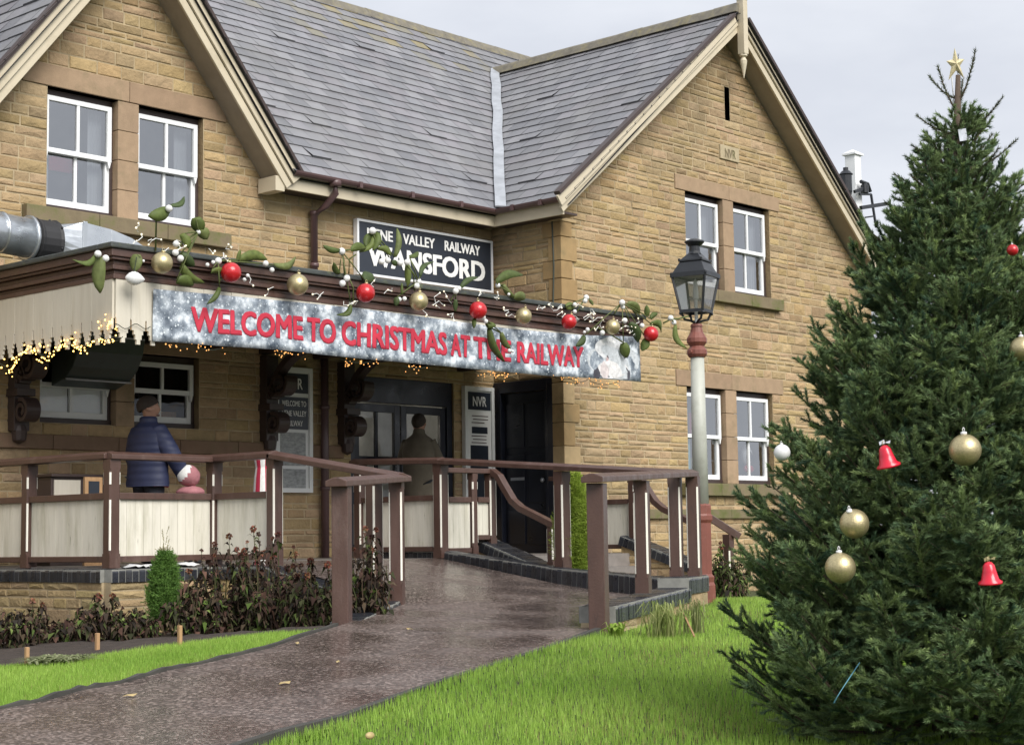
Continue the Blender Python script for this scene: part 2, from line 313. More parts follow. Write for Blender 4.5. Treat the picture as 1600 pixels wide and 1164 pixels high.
left_px = [(-260, 1165), (0, 1105.6), (70, 1092), (131, 1075), (197, 1062), (262, 1044), (332, 1029), (420, 1007), (520, 983)]
right_px = [(180, 1240), (363, 1164), (437, 1138), (525, 1114), (612, 1079), (695, 1049), (780, 1022), (850, 1002), (922, 985)]
LE = [on_ground(*p) for p in left_px]; RE = [on_ground(*p) for p in right_px]
LE[-1].x, LE[-1].y = 8.72, 9.72; RE[-1].x, RE[-1].y = 10.0, 8.3
LE.insert(0, LE[0]+(LE[0]-LE[3])*2.2); RE.insert(0, RE[0]+(RE[0]-RE[3])*2.2)
# terrain: one sheet to the horizon
def inside_poly(x, y, poly):
    x, y = np.asarray(x, float), np.asarray(y, float); c = np.zeros(x.shape, bool); n = len(poly)
    for i in range(n):
        (x0, y0), (x1, y1) = poly[i], poly[(i+1) % n]; m = ((y0 > y) != (y1 > y)) & (x < (x1-x0)*(y-y0)/((y1-y0) if y1 != y0 else 1e-9)+x0); c ^= m
    return c
PATH_POLY = [(p.x, p.y) for p in LE]+[(10.42, 10.82), (10.42, 13.3), (13.4, 13.3), (13.15, 11.4), (12.95, 9.62)]+[(p.x, p.y) for p in RE[::-1]]
xs = np.concatenate([[-400, -150, -60], np.arange(-30, 0, 2.0), np.arange(0, 18, .25), np.arange(18, 46, 2.0), [60, 150, 400, 900]]); ys = np.concatenate([[-300, -100, -40], np.arange(-20, 2, 2.0), np.arange(2, 16, .25), np.arange(16, 40, 2.0), [60, 150, 400, 900]])
mb = MB(); gv = []
for x in xs:
    for y in ys:
        cx, cy = min(max(x, -30), 60), min(max(y, -20), 60); gv.append((x, y, float(gz(cx, cy))-.05-(.3 if bool(inside_poly(x, y, PATH_POLY)) else 0)))
ny = len(ys); gf = [(i*ny+j, (i+1)*ny+j, (i+1)*ny+j+1, i*ny+j+1) for i in range(len(xs)-1) for j in range(ny-1)]
mb.mesh(gv, gf)
M['earth'] = mat('lawn_earth', (.045, .06, .014), .95, var=.35, scale=6, dirt=(.05, .04, .028), dscale=5, bump=.6, bscale=30)
tag(mb.build('ground', M['earth'], smooth=True), kind='structure')

def path_mat():
    m = mat('wet_tarmac', (.098, .076, .067), .3, var=.4, scale=1.6)
    t = m.node_tree; N = t.nodes; K = t.links.new; b = N['Principled BSDF']; base = b.inputs['Base Color'].links[0].from_socket
    co = N.new('ShaderNodeTexCoord')
    vo = N.new('ShaderNodeTexVoronoi'); vo.inputs['Scale'].default_value = 58; K(co.outputs['Object'], vo.inputs['Vector'])
    sp = N.new('ShaderNodeSeparateColor'); K(vo.outputs['Color'], sp.inputs[0])
    n0 = N.new('ShaderNodeTexNoise'); n0.inputs['Scale'].default_value = 1.3; n0.inputs['Detail'].default_value = 5; K(co.outputs['Object'], n0.inputs[0])
    ad = N.new('ShaderNodeMath'); ad.operation = 'ADD'; ad.use_clamp = False; sc = N.new('ShaderNodeMath'); sc.operation = 'MULTIPLY'; sc.inputs[1].default_value = .55; K(n0.outputs[0], sc.inputs[0]); K(sp.outputs[0], ad.inputs[0]); K(sc.outputs[0], ad.inputs[1])
    r = N.new('ShaderNodeValToRGB'); r.color_ramp.interpolation = 'LINEAR'
    e = r.color_ramp.elements; e[0].position = .78; e[0].color = (0, 0, 0, 1); e[1].position = 1.1 if False else 1.0; e[1].color = (1, 1, 1, 1); K(ad.outputs[0], r.inputs[0])
    r2 = N.new('ShaderNodeValToRGB'); r2.color_ramp.elements[0].color = (.15, .11, .096, 1); r2.color_ramp.elements[1].color = (.29, .235, .21, 1); K(sp.outputs[1], r2.inputs[0])
    mx = N.new('ShaderNodeMixRGB'); K(r.outputs[0], mx.inputs[0]); K(base, mx.inputs[1]); K(r2.outputs[0], mx.inputs[2])
    dk = N.new('ShaderNodeMixRGB'); dk.blend_type = 'MULTIPLY'; dk.inputs[0].default_value = .55; r3 = N.new('ShaderNodeMapRange'); r3.inputs[3].default_value = .4; r3.inputs[4].default_value = 1.3; K(sp.outputs[2], r3.inputs[0]); K(mx.outputs[0], dk.inputs[1]); K(r3.outputs[0], dk.inputs[2])
    K(dk.outputs[0], b.inputs['Base Color'])
    rr = N.new('ShaderNodeMapRange'); rr.inputs[1].default_value = .38; rr.inputs[2].default_value = .62; rr.inputs[3].default_value = .07; rr.inputs[4].default_value = .42; K(n0.outputs[0], rr.inputs[0]); K(rr.outputs[0], b.inputs['Roughness'])
    bp = N.new('ShaderNodeBump'); bp.inputs['Strength'].default_value = .38; bp.inputs['Distance'].default_value = .004; K(vo.outputs['Distance'], bp.inputs['Height']); bp.invert = True; K(bp.outputs[0], b.inputs['Normal'])
    return m
M['path'] = path_mat()
Lp = [Vector((p.x, p.y)) for p in LE]+[Vector(p) for p in ((10.42, 10.82), (10.42, 11.6), (10.42, 12.4), (10.42, 13.3))]
Rp = [Vector((p.x, p.y)) for p in RE]+[Vector(p) for p in ((12.95, 9.62), (13.15, 11.4), (13.28, 12.4), (13.4, 13.3))]
rows = []
for i in range(len(Lp)-1):
    for k in range(6):
        t = k/6; rows.append((Lp[i].lerp(Lp[i+1], t), Rp[i].lerp(Rp[i+1], t)))
rows.append((Lp[-1], Rp[-1]))
mb = MB(); NC = 14; vs = []
for a, b in rows:
    for k in range(NC+1):
        p = a.lerp(b, k/NC); vs.append((p.x, p.y, float(pz(p.x, p.y))))
mb.mesh(vs, [(i*(NC+1)+k, i*(NC+1)+k+1, (i+1)*(NC+1)+k+1, (i+1)*(NC+1)+k) for i in range(len(rows)-1) for k in range(NC)])
tag(mb.build('path', M['path'], smooth=True), kind='structure')
# dark edging board along the left edge of the path
mb = MB(); pts = [Vector((p.x, p.y, float(pz(p.x, p.y))+.012)) for p in LE]
pts = [a.lerp(b, t/5) for a, b in zip(pts[:-1], pts[1:]) for t in range(5)]+[pts[-1]]
mb.sweep([p+Vector((-.012, .02, rng.uniform(-.012, .006)-.02)) for p in pts], .035, .06)
pts = [Vector((p.x, p.y, float(pz(p.x, p.y))-.005)) for p in RE]
mb.sweep([p+Vector((.01, -.03, 0)) for p in pts], .05, .05)
tag(mb.build('path_edging', M['kerbm']), kind='structure')

# ------------------------------------------------------------------ coursed stone walls
PAL = [(.36, .25, .125), (.40, .285, .15), (.33, .225, .11), (.30, .2, .095), (.43, .315, .175), (.25, .165, .08), (.37, .25, .14), (.345, .245, .13), (.2, .135, .07), (.39, .27, .135)]
def clip_poly(poly, hp):                # half planes (a, b, c): keep a*u+b*z <= c
    for a, b, c in hp:
        out = []
        for i in range(len(poly)):
            p, q = poly[i], poly[(i+1) % len(poly)]; dp, dq = a*p[0]+b*p[1]-c, a*q[0]+b*q[1]-c
            if dp <= 0: out.append(p)
            if dp*dq < 0: t = dp/(dp-dq); out.append((p[0]+(q[0]-p[0])*t, p[1]+(q[1]-p[1])*t))
        poly = out
        if len(poly) < 3: return []
    return poly
def stone_wall(mb, P, u0, u1, z0, z1, holes=(), clip=(), ch=(.088, .15), cw=(.18, .44), pal=PAL, joint=.014, seed=1, reveal=.14):
    rg = random.Random(seed)
    zs = sorted({z0, z1, *[h[2] for h in holes if z0 < h[2] < z1], *[h[3] for h in holes if z0 < h[3] < z1]})
    for a, b in zip(zs[:-1], zs[1:]):
        iv = [(u0, u1)]
        for h in holes:
            if h[2] < b-1e-6 and h[3] > a+1e-6:
                nv = []
                for s, e in iv:
                    if h[1] <= s or h[0] >= e: nv.append((s, e)); continue
                    if h[0] > s: nv.append((s, h[0]))
                    if h[1] < e: nv.append((h[1], e))
                iv = nv
        for s, e in iv:                  # mortar behind
            pl = clip_poly([(s, a), (e, a), (e, b), (s, b)], clip)
            if pl: mb.face([P(u, z, 0) for u, z in pl], mi=1)
        hs = []
        tot = 0
        while tot < b-a-.05: h = rg.choice((rg.uniform(*ch), rg.uniform(*ch), ch[0]*.75)); hs.append(h); tot += h
        if not hs: hs = [b-a]; tot = b-a
        z = a
        for h in hs:
            h *= (b-a)/tot
            for s, e in iv:
                ws = []; t2 = 0
                while t2 < e-s-.1: wd = rg.uniform(*cw)*(1 if h > .09 else 1.25); ws.append(wd); t2 += wd
                if not ws: ws = [e-s]; t2 = e-s
                u = s
                for wd in ws:
                    wd *= (e-s)/t2; j = joint/2*rg.uniform(.7, 1.5)
                    pl = clip_poly([(u+j, z+j), (u+wd-j, z+j), (u+wd-j, z+h-j), (u+j, z+h-j)], clip)
                    u += wd
                    if len(pl) < 3: continue
                    cx = sum(p[0] for p in pl)/len(pl); cz = sum(p[1] for p in pl)/len(pl)
                    if max(p[0] for p in pl)-min(p[0] for p in pl) < .03: continue
                    c = rg.choice(pal); c = tuple(.42*a_+.58*b_ for a_, b_ in zip(c, (.425, .31, .178))); k = rg.uniform(.88, 1.12); c = (c[0]*k, c[1]*k*rg.uniform(.96, 1.04), c[2]*k*rg.uniform(.9, 1.1)); o = rg.uniform(.004, .013)
                    fr = [(cx+(p[0]-cx)*(1-.022/max(.1, wd))+rg.uniform(-.004, .004), cz+(p[1]-cz)*(1-.02/max(.06, h))+rg.uniform(-.004, .004)) for p in pl]
                    n = len(pl); vs = [P(x, y, .001) for x, y in pl]+[P(x, y, o+rg.uniform(-.004, .004)) for x, y in fr]
                    cc = P(cx+rg.uniform(-.2, .2)*wd*.5, cz, o+rg.uniform(.0, .012)); vs.append(cc)
                    fs = [(i, (i+1) % n, n+(i+1) % n, n+i) for i in range(n)]+[(n+i, n+(i+1) % n, 2*n) for i in range(n)]
                    mb.mesh(vs, fs, c, 0)
            z += h
    for h in holes:                      # reveals
        if len(h) > 4: continue
        for (ua, za, ub, zb) in ((h[0], h[2], h[0], h[3]), (h[1], h[2], h[1], h[3]), (h[0], h[2], h[1], h[2]), (h[0], h[3], h[1], h[3])):
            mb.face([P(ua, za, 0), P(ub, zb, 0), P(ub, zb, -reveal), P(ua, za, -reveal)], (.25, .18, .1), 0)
PY = lambda y0: (lambda u, z, o: (u, y0-o, z))        # wall facing -Y
PX = lambda x0: (lambda u, z, o: (x0-o, u, z))        # wall facing -X

bld = thing('station_building', 'two storey tan stone railway station building with slate roofs and cream bargeboards', 'building', (13, 16, -.22))
YM, YW, XS = 16.0, 14.75, 17.22
UL = (10.15, 12.25, 3.61, 4.955); LL = (10.1, 12.2, 1.29, 2.11); DOOR = (14.56, 16.42, -.22, 2.06)
UW = (20.03, 22.21, 3.6, 5.0); LW = (19.96, 22.16, .735, 2.125)
# main front wall with its cross gable
mb = MB(); H = [UL, LL, DOOR, (9.83, 12.58, 4.955, 5.2), (9.85, 12.6, 3.43, 3.61), (9.85, 12.5, 2.11, 2.32)]
stone_wall(mb, PY(YM), 4.5, XS, -.22, 4.36, H, (), seed=3)
stone_wall(mb, PY(YM), 9.1, 13.2, 4.36, 6.95, [(9.83, 12.58, 4.955, 5.2, 0), (10.15, 12.25, 4.36, 4.955, 0)], ((-1.235, 1, 5.98-1.235*10.453), (1.225, 1, 6.24+1.225*11.598)), seed=4)
mb.build('wall', [M['stone'], M['mortar']], bld)
# wing side wall
mb = MB(); SD = (15.02, 15.9, -.22, 1.95)
stone_wall(mb, PX(XS), YW, YM, -.3, 4.36, [SD], (), seed=5)
mb.build('wall', [M['stone'], M['mortar']], bld)
# wing front wall with gable
mb = MB(); H = [UW, LW, (19.78, 22.48, 5.0, 5.225), (19.8, 22.42, 3.42, 3.6), (19.7, 22.45, 2.125, 2.36), (19.75, 22.4, .55, .735), (21.1, 21.23, 6.24, 6.76), (20.92, 21.41, 5.62, 5.84)]
stone_wall(mb, PY(YW), XS, 25.2, -1.0, 4.25, H, (), seed=6, reveal=.15)
stone_wall(mb, PY(YW), XS-.05, 25.2, 4.25, 7.8, [h if h[2] > 4.2 else (h[0], h[1], 4.25, h[3], 0) for h in H if h[3] > 4.3], ((-.8, 1, 4.27-.8*16.9), (.86, 1, 7.56+.86*21.03)), seed=8)
mb.build('wall', [M['stone'], M['mortar']], bld)
# back mass so that the house is solid
mb = MB(); mb.box(4.5, 26, 20.6, 24.5, -.8, 4.3); mb.box(25.0, 25.2, YW+.02, 20.6, -1, 4.3); mb.box(4.5, 4.7, YM+.02, 20.6, -.8, 4.3)
mb.build('rear_wall', M['mortar'], bld)
# quoins up the wing corner
mb = MB(); z = -.9; k = 0
while z < 4.2:
    h = rng.uniform(.2, .34); wl = .3 if k % 2 else .2; c = rng.choice(PAL[:5]); c = tuple(min(1, x*1.05) for x in c)
    mb.box(XS-.028, XS+wl, YW-.03, YW+(.2 if k % 2 else .3), z+.005, min(z+h, 4.24)-.005, c); z += h; k += 1
mb.build('quoins', M['dressed'], bld, bevel=.006)

def dressed(name, x0, x1, y, z0, z1, proud=.02, depth=.14, n=2, m='dressed', cols=((.34, .24, .155), (.31, .215, .14), (.36, .255, .16))):
    mb = MB(); e = [x0+(x1-x0)*i/n for i in range(n+1)]
    for a, b in zip(e[:-1], e[1:]): mb.box(a+.003, b-.003, y-proud, y+depth, z0+.003, z1-.003, rng.choice(cols))
    return mb.build(name, M[m], bld, bevel=.008)
dressed('lintel', 9.83, 12.58, YM, 4.955, 5.2); dressed('lintel', 19.78, 22.48, YW, 5.0, 5.225); dressed('lintel', 19.7, 22.45, YW, 2.125, 2.36); dressed('lintel', 9.85, 12.5, YM, 2.11, 2.32)
for args in ((9.85, 12.6, YM, 3.43, 3.61), (19.8, 22.42, YW, 3.42, 3.6), (19.75, 22.4, YW, .55, .735)): dressed('sill', *args, proud=.1, n=3, m='mossy', depth=.15)
dressed('string_course', 17.5, 25.2, YW, .22, .36, proud=.06, n=9, m='mossy', depth=.0)
dressed('string_course', 9.4, 14.4, YM, 1.0, 1.16, proud=.06, n=6, depth=0, cols=((.2, .13, .085), (.18, .12, .08)))
def mullion(x0, x1, y, z0, z1, n=4):
    mb = MB()
    for i in range(n): mb.box(x0, x1, y-.012, y+.17, z0+(z1-z0)*i/n+.003, z0+(z1-z0)*(i+1)/n-.003, rng.choice(((.34, .24, .155), (.31, .22, .145), (.36, .255, .165))))
    return mb.build('mullion', M['dressed'], bld, bevel=.006)
mullion(11.055, 11.335, YM, 3.6, 4.955); mullion(11.055, 11.3, YM, 1.28, 2.11, 3); mullion(20.965, 21.235, YW, 3.6, 5.0); mullion(20.91, 21.19, YW, .735, 2.125)

def sash_window(x0, x1, z0, z1, yw, fm='white', curtain=True, only=None, dark=None, split=.5):
    """painted sash window set .13 m into the wall; horned upper sash in front of the lower one"""
    y = yw+.13; mb = MB(); mb.box(x0, x1, y-.03, y+.05, z1-.075, z1)           # dark timber head
    mb.box(x0, x1, y-.05, y+.05, z0, z0+.06); mb.box(x1-.035, x1, y-.04, y+.05, z0+.06, z1-.075)
    win = mb.build('window', M['browndark'], bld, bevel=.004)
    a, b, c, d = x0+.005, x1-.035, z0+.062, z1-.077; zm = c+(d-c)*split; f = .055
    mb = MB()
    def sash(za, zb, yy, bot, top):
        mb.box(a, a+f, yy-.025, yy+.02, za, zb); mb.box(b-f, b, yy-.025, yy+.02, za, zb)
        mb.box(a+f, b-f, yy-.024, yy+.02, zb-top, zb); mb.box(a+f, b-f, yy-.024, yy+.02, za, za+bot)
        mb.box((a+b)/2-.018, (a+b)/2+.018, yy-.02, yy+.015, za+bot, zb-top)
    sash(c, zm+.015, y, .07, .04)
    sash(zm-.03, d, y-.047, .055, .055)
    for xx in (a, b-f): mb.prism([(xx+.004, y-.07, zm-.03), (xx+f-.004, y-.07, zm-.03), (xx+f*.6, y-.07, zm-.1), (xx+f*.4, y-.07, zm-.1)], (0, .04, 0))
    mb.build('sash_frame', M[fm], win, bevel=.004)
    mb = MB(); mb.face([(a, y+.003, c), (b, y+.003, c), (b, y+.003, zm), (a, y+.003, zm)]); mb.face([(a, y-.044, zm), (b, y-.044, zm), (b, y-.044, d), (a, y-.044, d)])
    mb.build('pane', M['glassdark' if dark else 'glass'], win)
    mb = MB(); B = [(x0-.3, yw+1.6, z0-.4), (x1+.3, yw+1.6, z0-.4), (x1+.3, yw+1.6, z1+.3), (x0-.3, yw+1.6, z1+.3)]; F = [(x0, yw+.2, z0), (x1, yw+.2, z0), (x1, yw+.2, z1), (x0, yw+.2, z1)]
    mb.face(B)
    for i in range(4): mb.face([F[i], F[(i+1) % 4], B[(i+1) % 4], B[i]])
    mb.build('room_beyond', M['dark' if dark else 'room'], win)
    if curtain:
        mb = MB()
        for cx0, cx1 in ((x0+.02, x0+(x1-x0)*.2), (x1-(x1-x0)*.26, x1-.03)):
            n = 10; v = [(cx0+(cx1-cx0)*i/n, yw+.26+.022*math.sin(i*2.1+cx0), zz) for zz in (z0+.03, z1-.05) for i in range(n+1)]
            mb.mesh(v, [(i, i+1, n+2+i, n+1+i) for i in range(n)])
        mb.build('curtain', M['curtain'], win, smooth=True)
    return win
wl1 = sash_window(10.15, 11.055, 3.61, 4.955, YM); wl2 = sash_window(11.335, 12.25, 3.61, 4.955, YM)
sash_window(20.03, 20.965, 3.6, 5.0, YW); sash_window(21.235, 22.21, 3.6, 5.0, YW)
wr1 = sash_window(19.96, 20.91, .735, 2.125, YW, curtain=False); wr2 = sash_window(21.19, 22.16, .735, 2.125, YW, curtain=False)
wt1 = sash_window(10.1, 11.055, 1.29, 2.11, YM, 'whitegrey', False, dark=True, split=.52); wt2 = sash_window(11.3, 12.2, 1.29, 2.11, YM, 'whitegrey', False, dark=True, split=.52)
# what shows inside: white blinds in the ticket window, coloured things in the shop windows
def inside(win, name, m, *boxes):
    mb = MB()
    for b in boxes: mb.box(*b)
    return mb.build(name, M[m], win)
inside(wt1, 'paper_notice', 'paper', (10.15, 10.54, YM+.158, YM+.162, 1.34, 1.72), (10.55, 10.98, YM+.158, YM+.162, 1.34, 1.71))
inside(wt2, 'counter_box', 'wood', (11.85, 12.1, YM+.3, YM+.45, 1.29, 1.5)); inside(wl1, 'filing_cabinet', 'trousers', (10.35, 10.95, YM+.7, YM+1.1, 3.5, 4.2)); inside(wl1, 'red_folder', 'redcloth', (10.6, 10.98, YM+.66, YM+.9, 4.2, 4.36))
M['teal'] = mat('teal_card', (.25, .5, .5), .6, var=.1); M['lime'] = mat('lime_card', (.4, .45, .12), .6, var=.2)
inside(wr1, 'display_card', 'teal', (19.98, 20.28, YW+.2, YW+.22, .8, 1.4)); inside(wr1, 'display_box', 'lime', (20.5, 20.82, YW+.3, YW+.45, .76, 1.12)); inside(wr1, 'doll', 'redcloth', (20.55, 20.68, YW+.4, YW+.5, 1.45, 1.8))
inside(wr2, 'display_card', 'teal', (21.2, 21.3, YW+.22, YW+.24, .8, 1.35)); inside(wr2, 'display_panel', 'wood', (21.34, 21.52, YW+.3, YW+.33, .8, 1.35))
mb = MB(); mb.ball((21.86, YW+.3, 1.2), .13, sc=(1, .5, 1.2)); mb.build('ornament', M['furwhite'], wr2, smooth=True)
mb = MB(); mb.ball((21.86, YW+.27, .98), .11, sc=(1.2, .5, .6)); mb.build('ornament', M['redplastic'], wr2, smooth=True)
mb = MB(); mb.ball((21.86, YW+.245, 1.17), .07, sc=(1, .4, 1.2)); mb.build('ornament', M['navy'], wr2, smooth=True)
# slot vent and date stone
mb = MB(); mb.box(21.1, 21.23, YW+.1, YW+.12, 6.24, 6.76); mb.build('slot_vent', M['dark'], bld)
mb = MB(); mb.box(20.92, 21.41, YW-.03, YW+.1, 5.62, 5.84, (.42, .35, .23)); ds = mb.build('date_stone', M['dressed'], bld, bevel=.006)

# ------------------------------------------------------------------ roofs
SPAL = [tuple(.62*x+.38*y for x, y in zip(c, (.165, .162, .172))) for c in [tuple(1.32*x for x in c) for c in [(.15, .152, .165), (.17, .17, .182), (.135, .138, .152), (.16, .152, .165), (.185, .185, .195), (.12, .122, .135), (.165, .16, .175)]]]
def slates(mb, P, u0, u1, s1, hp, gauge=.245, width=.32, seed=1, lichen=0):
    """P(u, s, h): along the eave, up the slope, off the slope"""
    rg = random.Random(seed); n = int(s1/gauge)+1
    for i in range(n):
        u = u0-width*(.5 if i % 2 else 0)-rg.uniform(0, .04); s = i*gauge
        while u < u1:
            sl = rg.random(); slip = rg.uniform(.03, .07) if sl < .008 else rg.uniform(-.004, .006); lift = rg.uniform(.013, .018)+(rg.uniform(.008, .02) if sl > .975 else 0); tw = rg.uniform(-.005, .005)
            pl = clip_poly([(u+.003, s-slip), (u+width-.003, s-slip+tw), (u+width-.003, s+gauge+.03), (u+.003, s+gauge+.03)], hp)
            if len(pl) >= 3:
                c = rg.choice(SPAL); k = rg.uniform(.85, 1.15); c = (c[0]*k, c[1]*k, c[2]*k)
                if lichen and rg.random() < lichen*max(0, (s/s1-.72)/.28): c = rg.choice(((.2, .185, .14), (.19, .18, .15), (.24, .2, .1)))
                top = [P(a, b, .004+lift*(1-(b-s)/(gauge+.03))) for a, b in pl]; mb.face(top, c, 0)
                lo = sorted(pl, key=lambda q: q[1])[:2]; lo.sort()
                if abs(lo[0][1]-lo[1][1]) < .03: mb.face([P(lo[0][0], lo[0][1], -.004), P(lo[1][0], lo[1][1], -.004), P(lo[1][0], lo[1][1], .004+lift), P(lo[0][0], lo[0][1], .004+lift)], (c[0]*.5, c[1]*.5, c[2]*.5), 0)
            u += width
def plane_fn(O, U, S):
    O, U, S = Vector(O), Vector(U).normalized(), Vector(S).normalized(); N_ = U.cross(S)
    if N_.z < 0: N_ = -N_
    return lambda u, s, h: O+U*u+S*s+N_*h
def under(mb, P, poly):
    mb.face([P(u, s, -.006) for u, s in poly], mi=1); mb.face([P(u, s, -.09) for u, s in poly], mi=1)
def poly_hp(poly):                       # convex polygon (counter-clockwise) -> half planes
    return [((b[1]-a[1]), -(b[0]-a[0]), (b[1]-a[1])*a[0]-(b[0]-a[0])*a[1]) for a, b in zip(poly, poly[1:]+poly[:1])]
kM = .897; lM = math.hypot(1, kM); YE, ZE = 15.56, 4.40
PM = plane_fn((0, YE, ZE), (1, 0, 0), (0, 1, kM)); sR = (20.26-YE)*lM
# main roof right of the cross gable: from its valley to the wing valley
zA = 7.15; sA = (zA-ZE)/kM*lM; sW = (7.85-ZE)/kM*lM
mb = MB()
poly = [(13.3, 0), (16.92, 0), (21.03, sW), (21.03, sR), (11.13, sR), (11.13, sA)]
slates(mb, PM, 11, 21.1, sR, poly_hp(poly), seed=21, lichen=.5); under(mb, PM, poly)
poly2 = [(3.5, 0), (8.96, 0), (11.13, sA), (11.13, sR), (3.5, sR)]
slates(mb, PM, 3.5, 11.2, sR, poly_hp(poly2), seed=22, lichen=.5); under(mb, PM, poly2)
poly3 = [(21.03, sW), (26, sW), (26, sR), (21.03, sR)]; slates(mb, PM, 21, 26, sR, poly_hp(poly3), seed=23); under(mb, PM, poly3)
roofm = mb.build('roof', [M['slate'], M['underlay']], bld)
PB = plane_fn((0, 24.96, ZE), (1, 0, 0), (0, -1, kM)); mb = MB(); under(mb, PB, [(3.5, 0), (26, 0), (26, sR), (3.5, sR)]); mb.build('rear_roof_slope', [M['slate'], M['underlay']], roofm)
def ridge(mb, p, q, r=.11, n=.45):
    p, q = Vector(p), Vector(q); L_ = (q-p).length; k = int(L_/n); d = (q-p)/k
    for i in range(k):
        a, b = p+d*i, p+d*(i+1.04); prof = [(r*1.25, -.1), (r*.55, .035), (0, .075), (-r*.55, .035), (-r*1.25, -.1)]
        mb.sweep([a+Vector((0, 0, rng.uniform(-.008, .008))), b], 0, 0, prof=prof)
mb = MB(); ridge(mb, (3.5, 20.26, 8.62), (26, 20.26, 8.62)); mb.build('ridge_tiles', M['ridge'], roofm)
# wing roof
kW = .835; lWg = math.hypot(1, kW); XE = 16.9; sWg = (21.03-XE)*lWg
PWl = plane_fn((XE, 0, ZE), (0, -1, 0), (1, 0, kW)); mb = MB()     # u = -y
y_v = YE+(7.85-ZE)/kM
poly = [(-YE, 0), (-14.36, 0), (-14.36, sWg), (-y_v, sWg)]
slates(mb, PWl, -20, -14.3, sWg, poly_hp(poly), seed=31); under(mb, PWl, poly)
kR = .86; PWr = plane_fn((21.03, 0, 7.85), (0, -1, 0), (1, 0, -kR)); polyr = [(-20.2, 0), (-14.33, 0), (-14.33, 6), (-20.2, 6)]
under(mb, PWr, polyr); slates(mb, PWr, -20.2, -14.33, 6, poly_hp(polyr), seed=33)
roofw = mb.build('roof', [M['slate'], M['underlay']], bld)
mb = MB(); ridge(mb, (21.03, 14.36, 7.9), (21.03, y_v+.1, 7.9)); mb.build('ridge_tiles', M['ridge'], roofw)
# valley lead
mb = MB(); a, b = Vector((16.86, 15.5, 4.44)), Vector((21.03, y_v, 7.93)); n = 14
mb.sweep([a.lerp(b, i/n)+Vector((rng.uniform(-.012, .012), rng.uniform(-.012, .012), .012)) for i in range(n+1)], .15, .02, upv=(-.6, -.62, .5)); mb.build('valley_flashing', M['lead'], roofw)
# cross gable roof
PGl = plane_fn((8.9, 0, 4.42), (0, -1, 0), (1, 0, 1.228)); sG = (11.13-8.9)*math.hypot(1, 1.228); mb = MB(); yg = YE+(zA-ZE)/kM
poly = [(-15.62, 0), (-15.55, 0), (-15.55, sG), (-yg, sG)]; slates(mb, PGl, -19, -15.4, sG, poly_hp(poly), seed=41); under(mb, PGl, poly)
PGr = plane_fn((11.13, 0, 7.158), (0, -1, 0), (1, 0, -1.228)); poly = [(-yg, 0), (-15.55, 0), (-15.55, sG), (-15.62, sG)]; slates(mb, PGr, -19, -15.4, sG, poly_hp(poly), seed=42); under(mb, PGr, poly)
roofg = mb.build('roof', [M['slate'], M['underlay']], bld)
# bargeboards: two-step boards, dark soffit behind, dark verge edge above
def barge(xl, zl, xa, za, y, ywall, kdepth, verge=.05):
    a, b = Vector((xl, y, zl)), Vector((xa, y, za)); d = (b-a).normalized(); n = Vector((-d.z, 0, d.x)); n = n if n.z > 0 else -n
    D_ = kdepth; mb = MB(); V3 = Vector((0, .035, 0))
    def strip(o0, o1, dy, t=.035):
        e0 = (a+n*o0, a+n*o1); 
        mb.prism([a+n*o0+Vector((0, dy, 0)), b+n*o0+Vector((0, dy, 0)), b+n*o1+Vector((0, dy, 0)), a+n*o1+Vector((0, dy, 0))], (0, t, 0))
    strip(0, D_*.36, 0); strip(D_*.385, D_*1.0, -.03)
    o = mb.build('bargeboard', M['barge'], bld, bevel=.005)
    mb = MB(); 
    mb.prism([a+d*.04+n*D_*1.0+Vector((0, -.06, 0)), b+n*D_*1.0+Vector((0, -.06, 0)), b+n*(D_+verge)+Vector((0, -.06, 0)), a+d*.04+n*(D_+verge)+Vector((0, -.06, 0))], (0, .1, 0))
    mb.build('verge_edge', M['browndark'], o)
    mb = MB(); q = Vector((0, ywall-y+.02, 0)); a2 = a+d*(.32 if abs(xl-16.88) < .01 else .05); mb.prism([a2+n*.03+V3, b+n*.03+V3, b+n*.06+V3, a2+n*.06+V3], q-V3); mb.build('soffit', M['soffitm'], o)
    return o
barge(9.07, 4.2, 11.127, 6.745, 15.62, YM, .24); barge(13.21, 4.2, 11.127, 6.745, 15.62, YM, .265)
barge(16.88, 4.225, 21.03, 7.53, 14.4, YW, .24); barge(24.9, 4.225, 21.03, 7.53, 14.4, YW, .275)
# finial at the wing apex
mb = MB(); mb.box(20.98, 21.09, 14.28, 14.4, 7.16, 8.0); mb.box(20.965, 21.105, 14.265, 14.415, 8.0, 8.05); mb.lathe([(.0, 8.2), (.05, 8.06), (.05, 8.04)], (21.035, 14.34, 0), 4, rot=math.pi/4)
mb.lathe([(.004, -.34), (.05, -.12), (.055, -.07), (.03, -.02), (.06, 0), (.06, .03)], (21.035, 14.34, 7.13), 12); mb.build('finial', M['barge'], bld, bevel=.004)
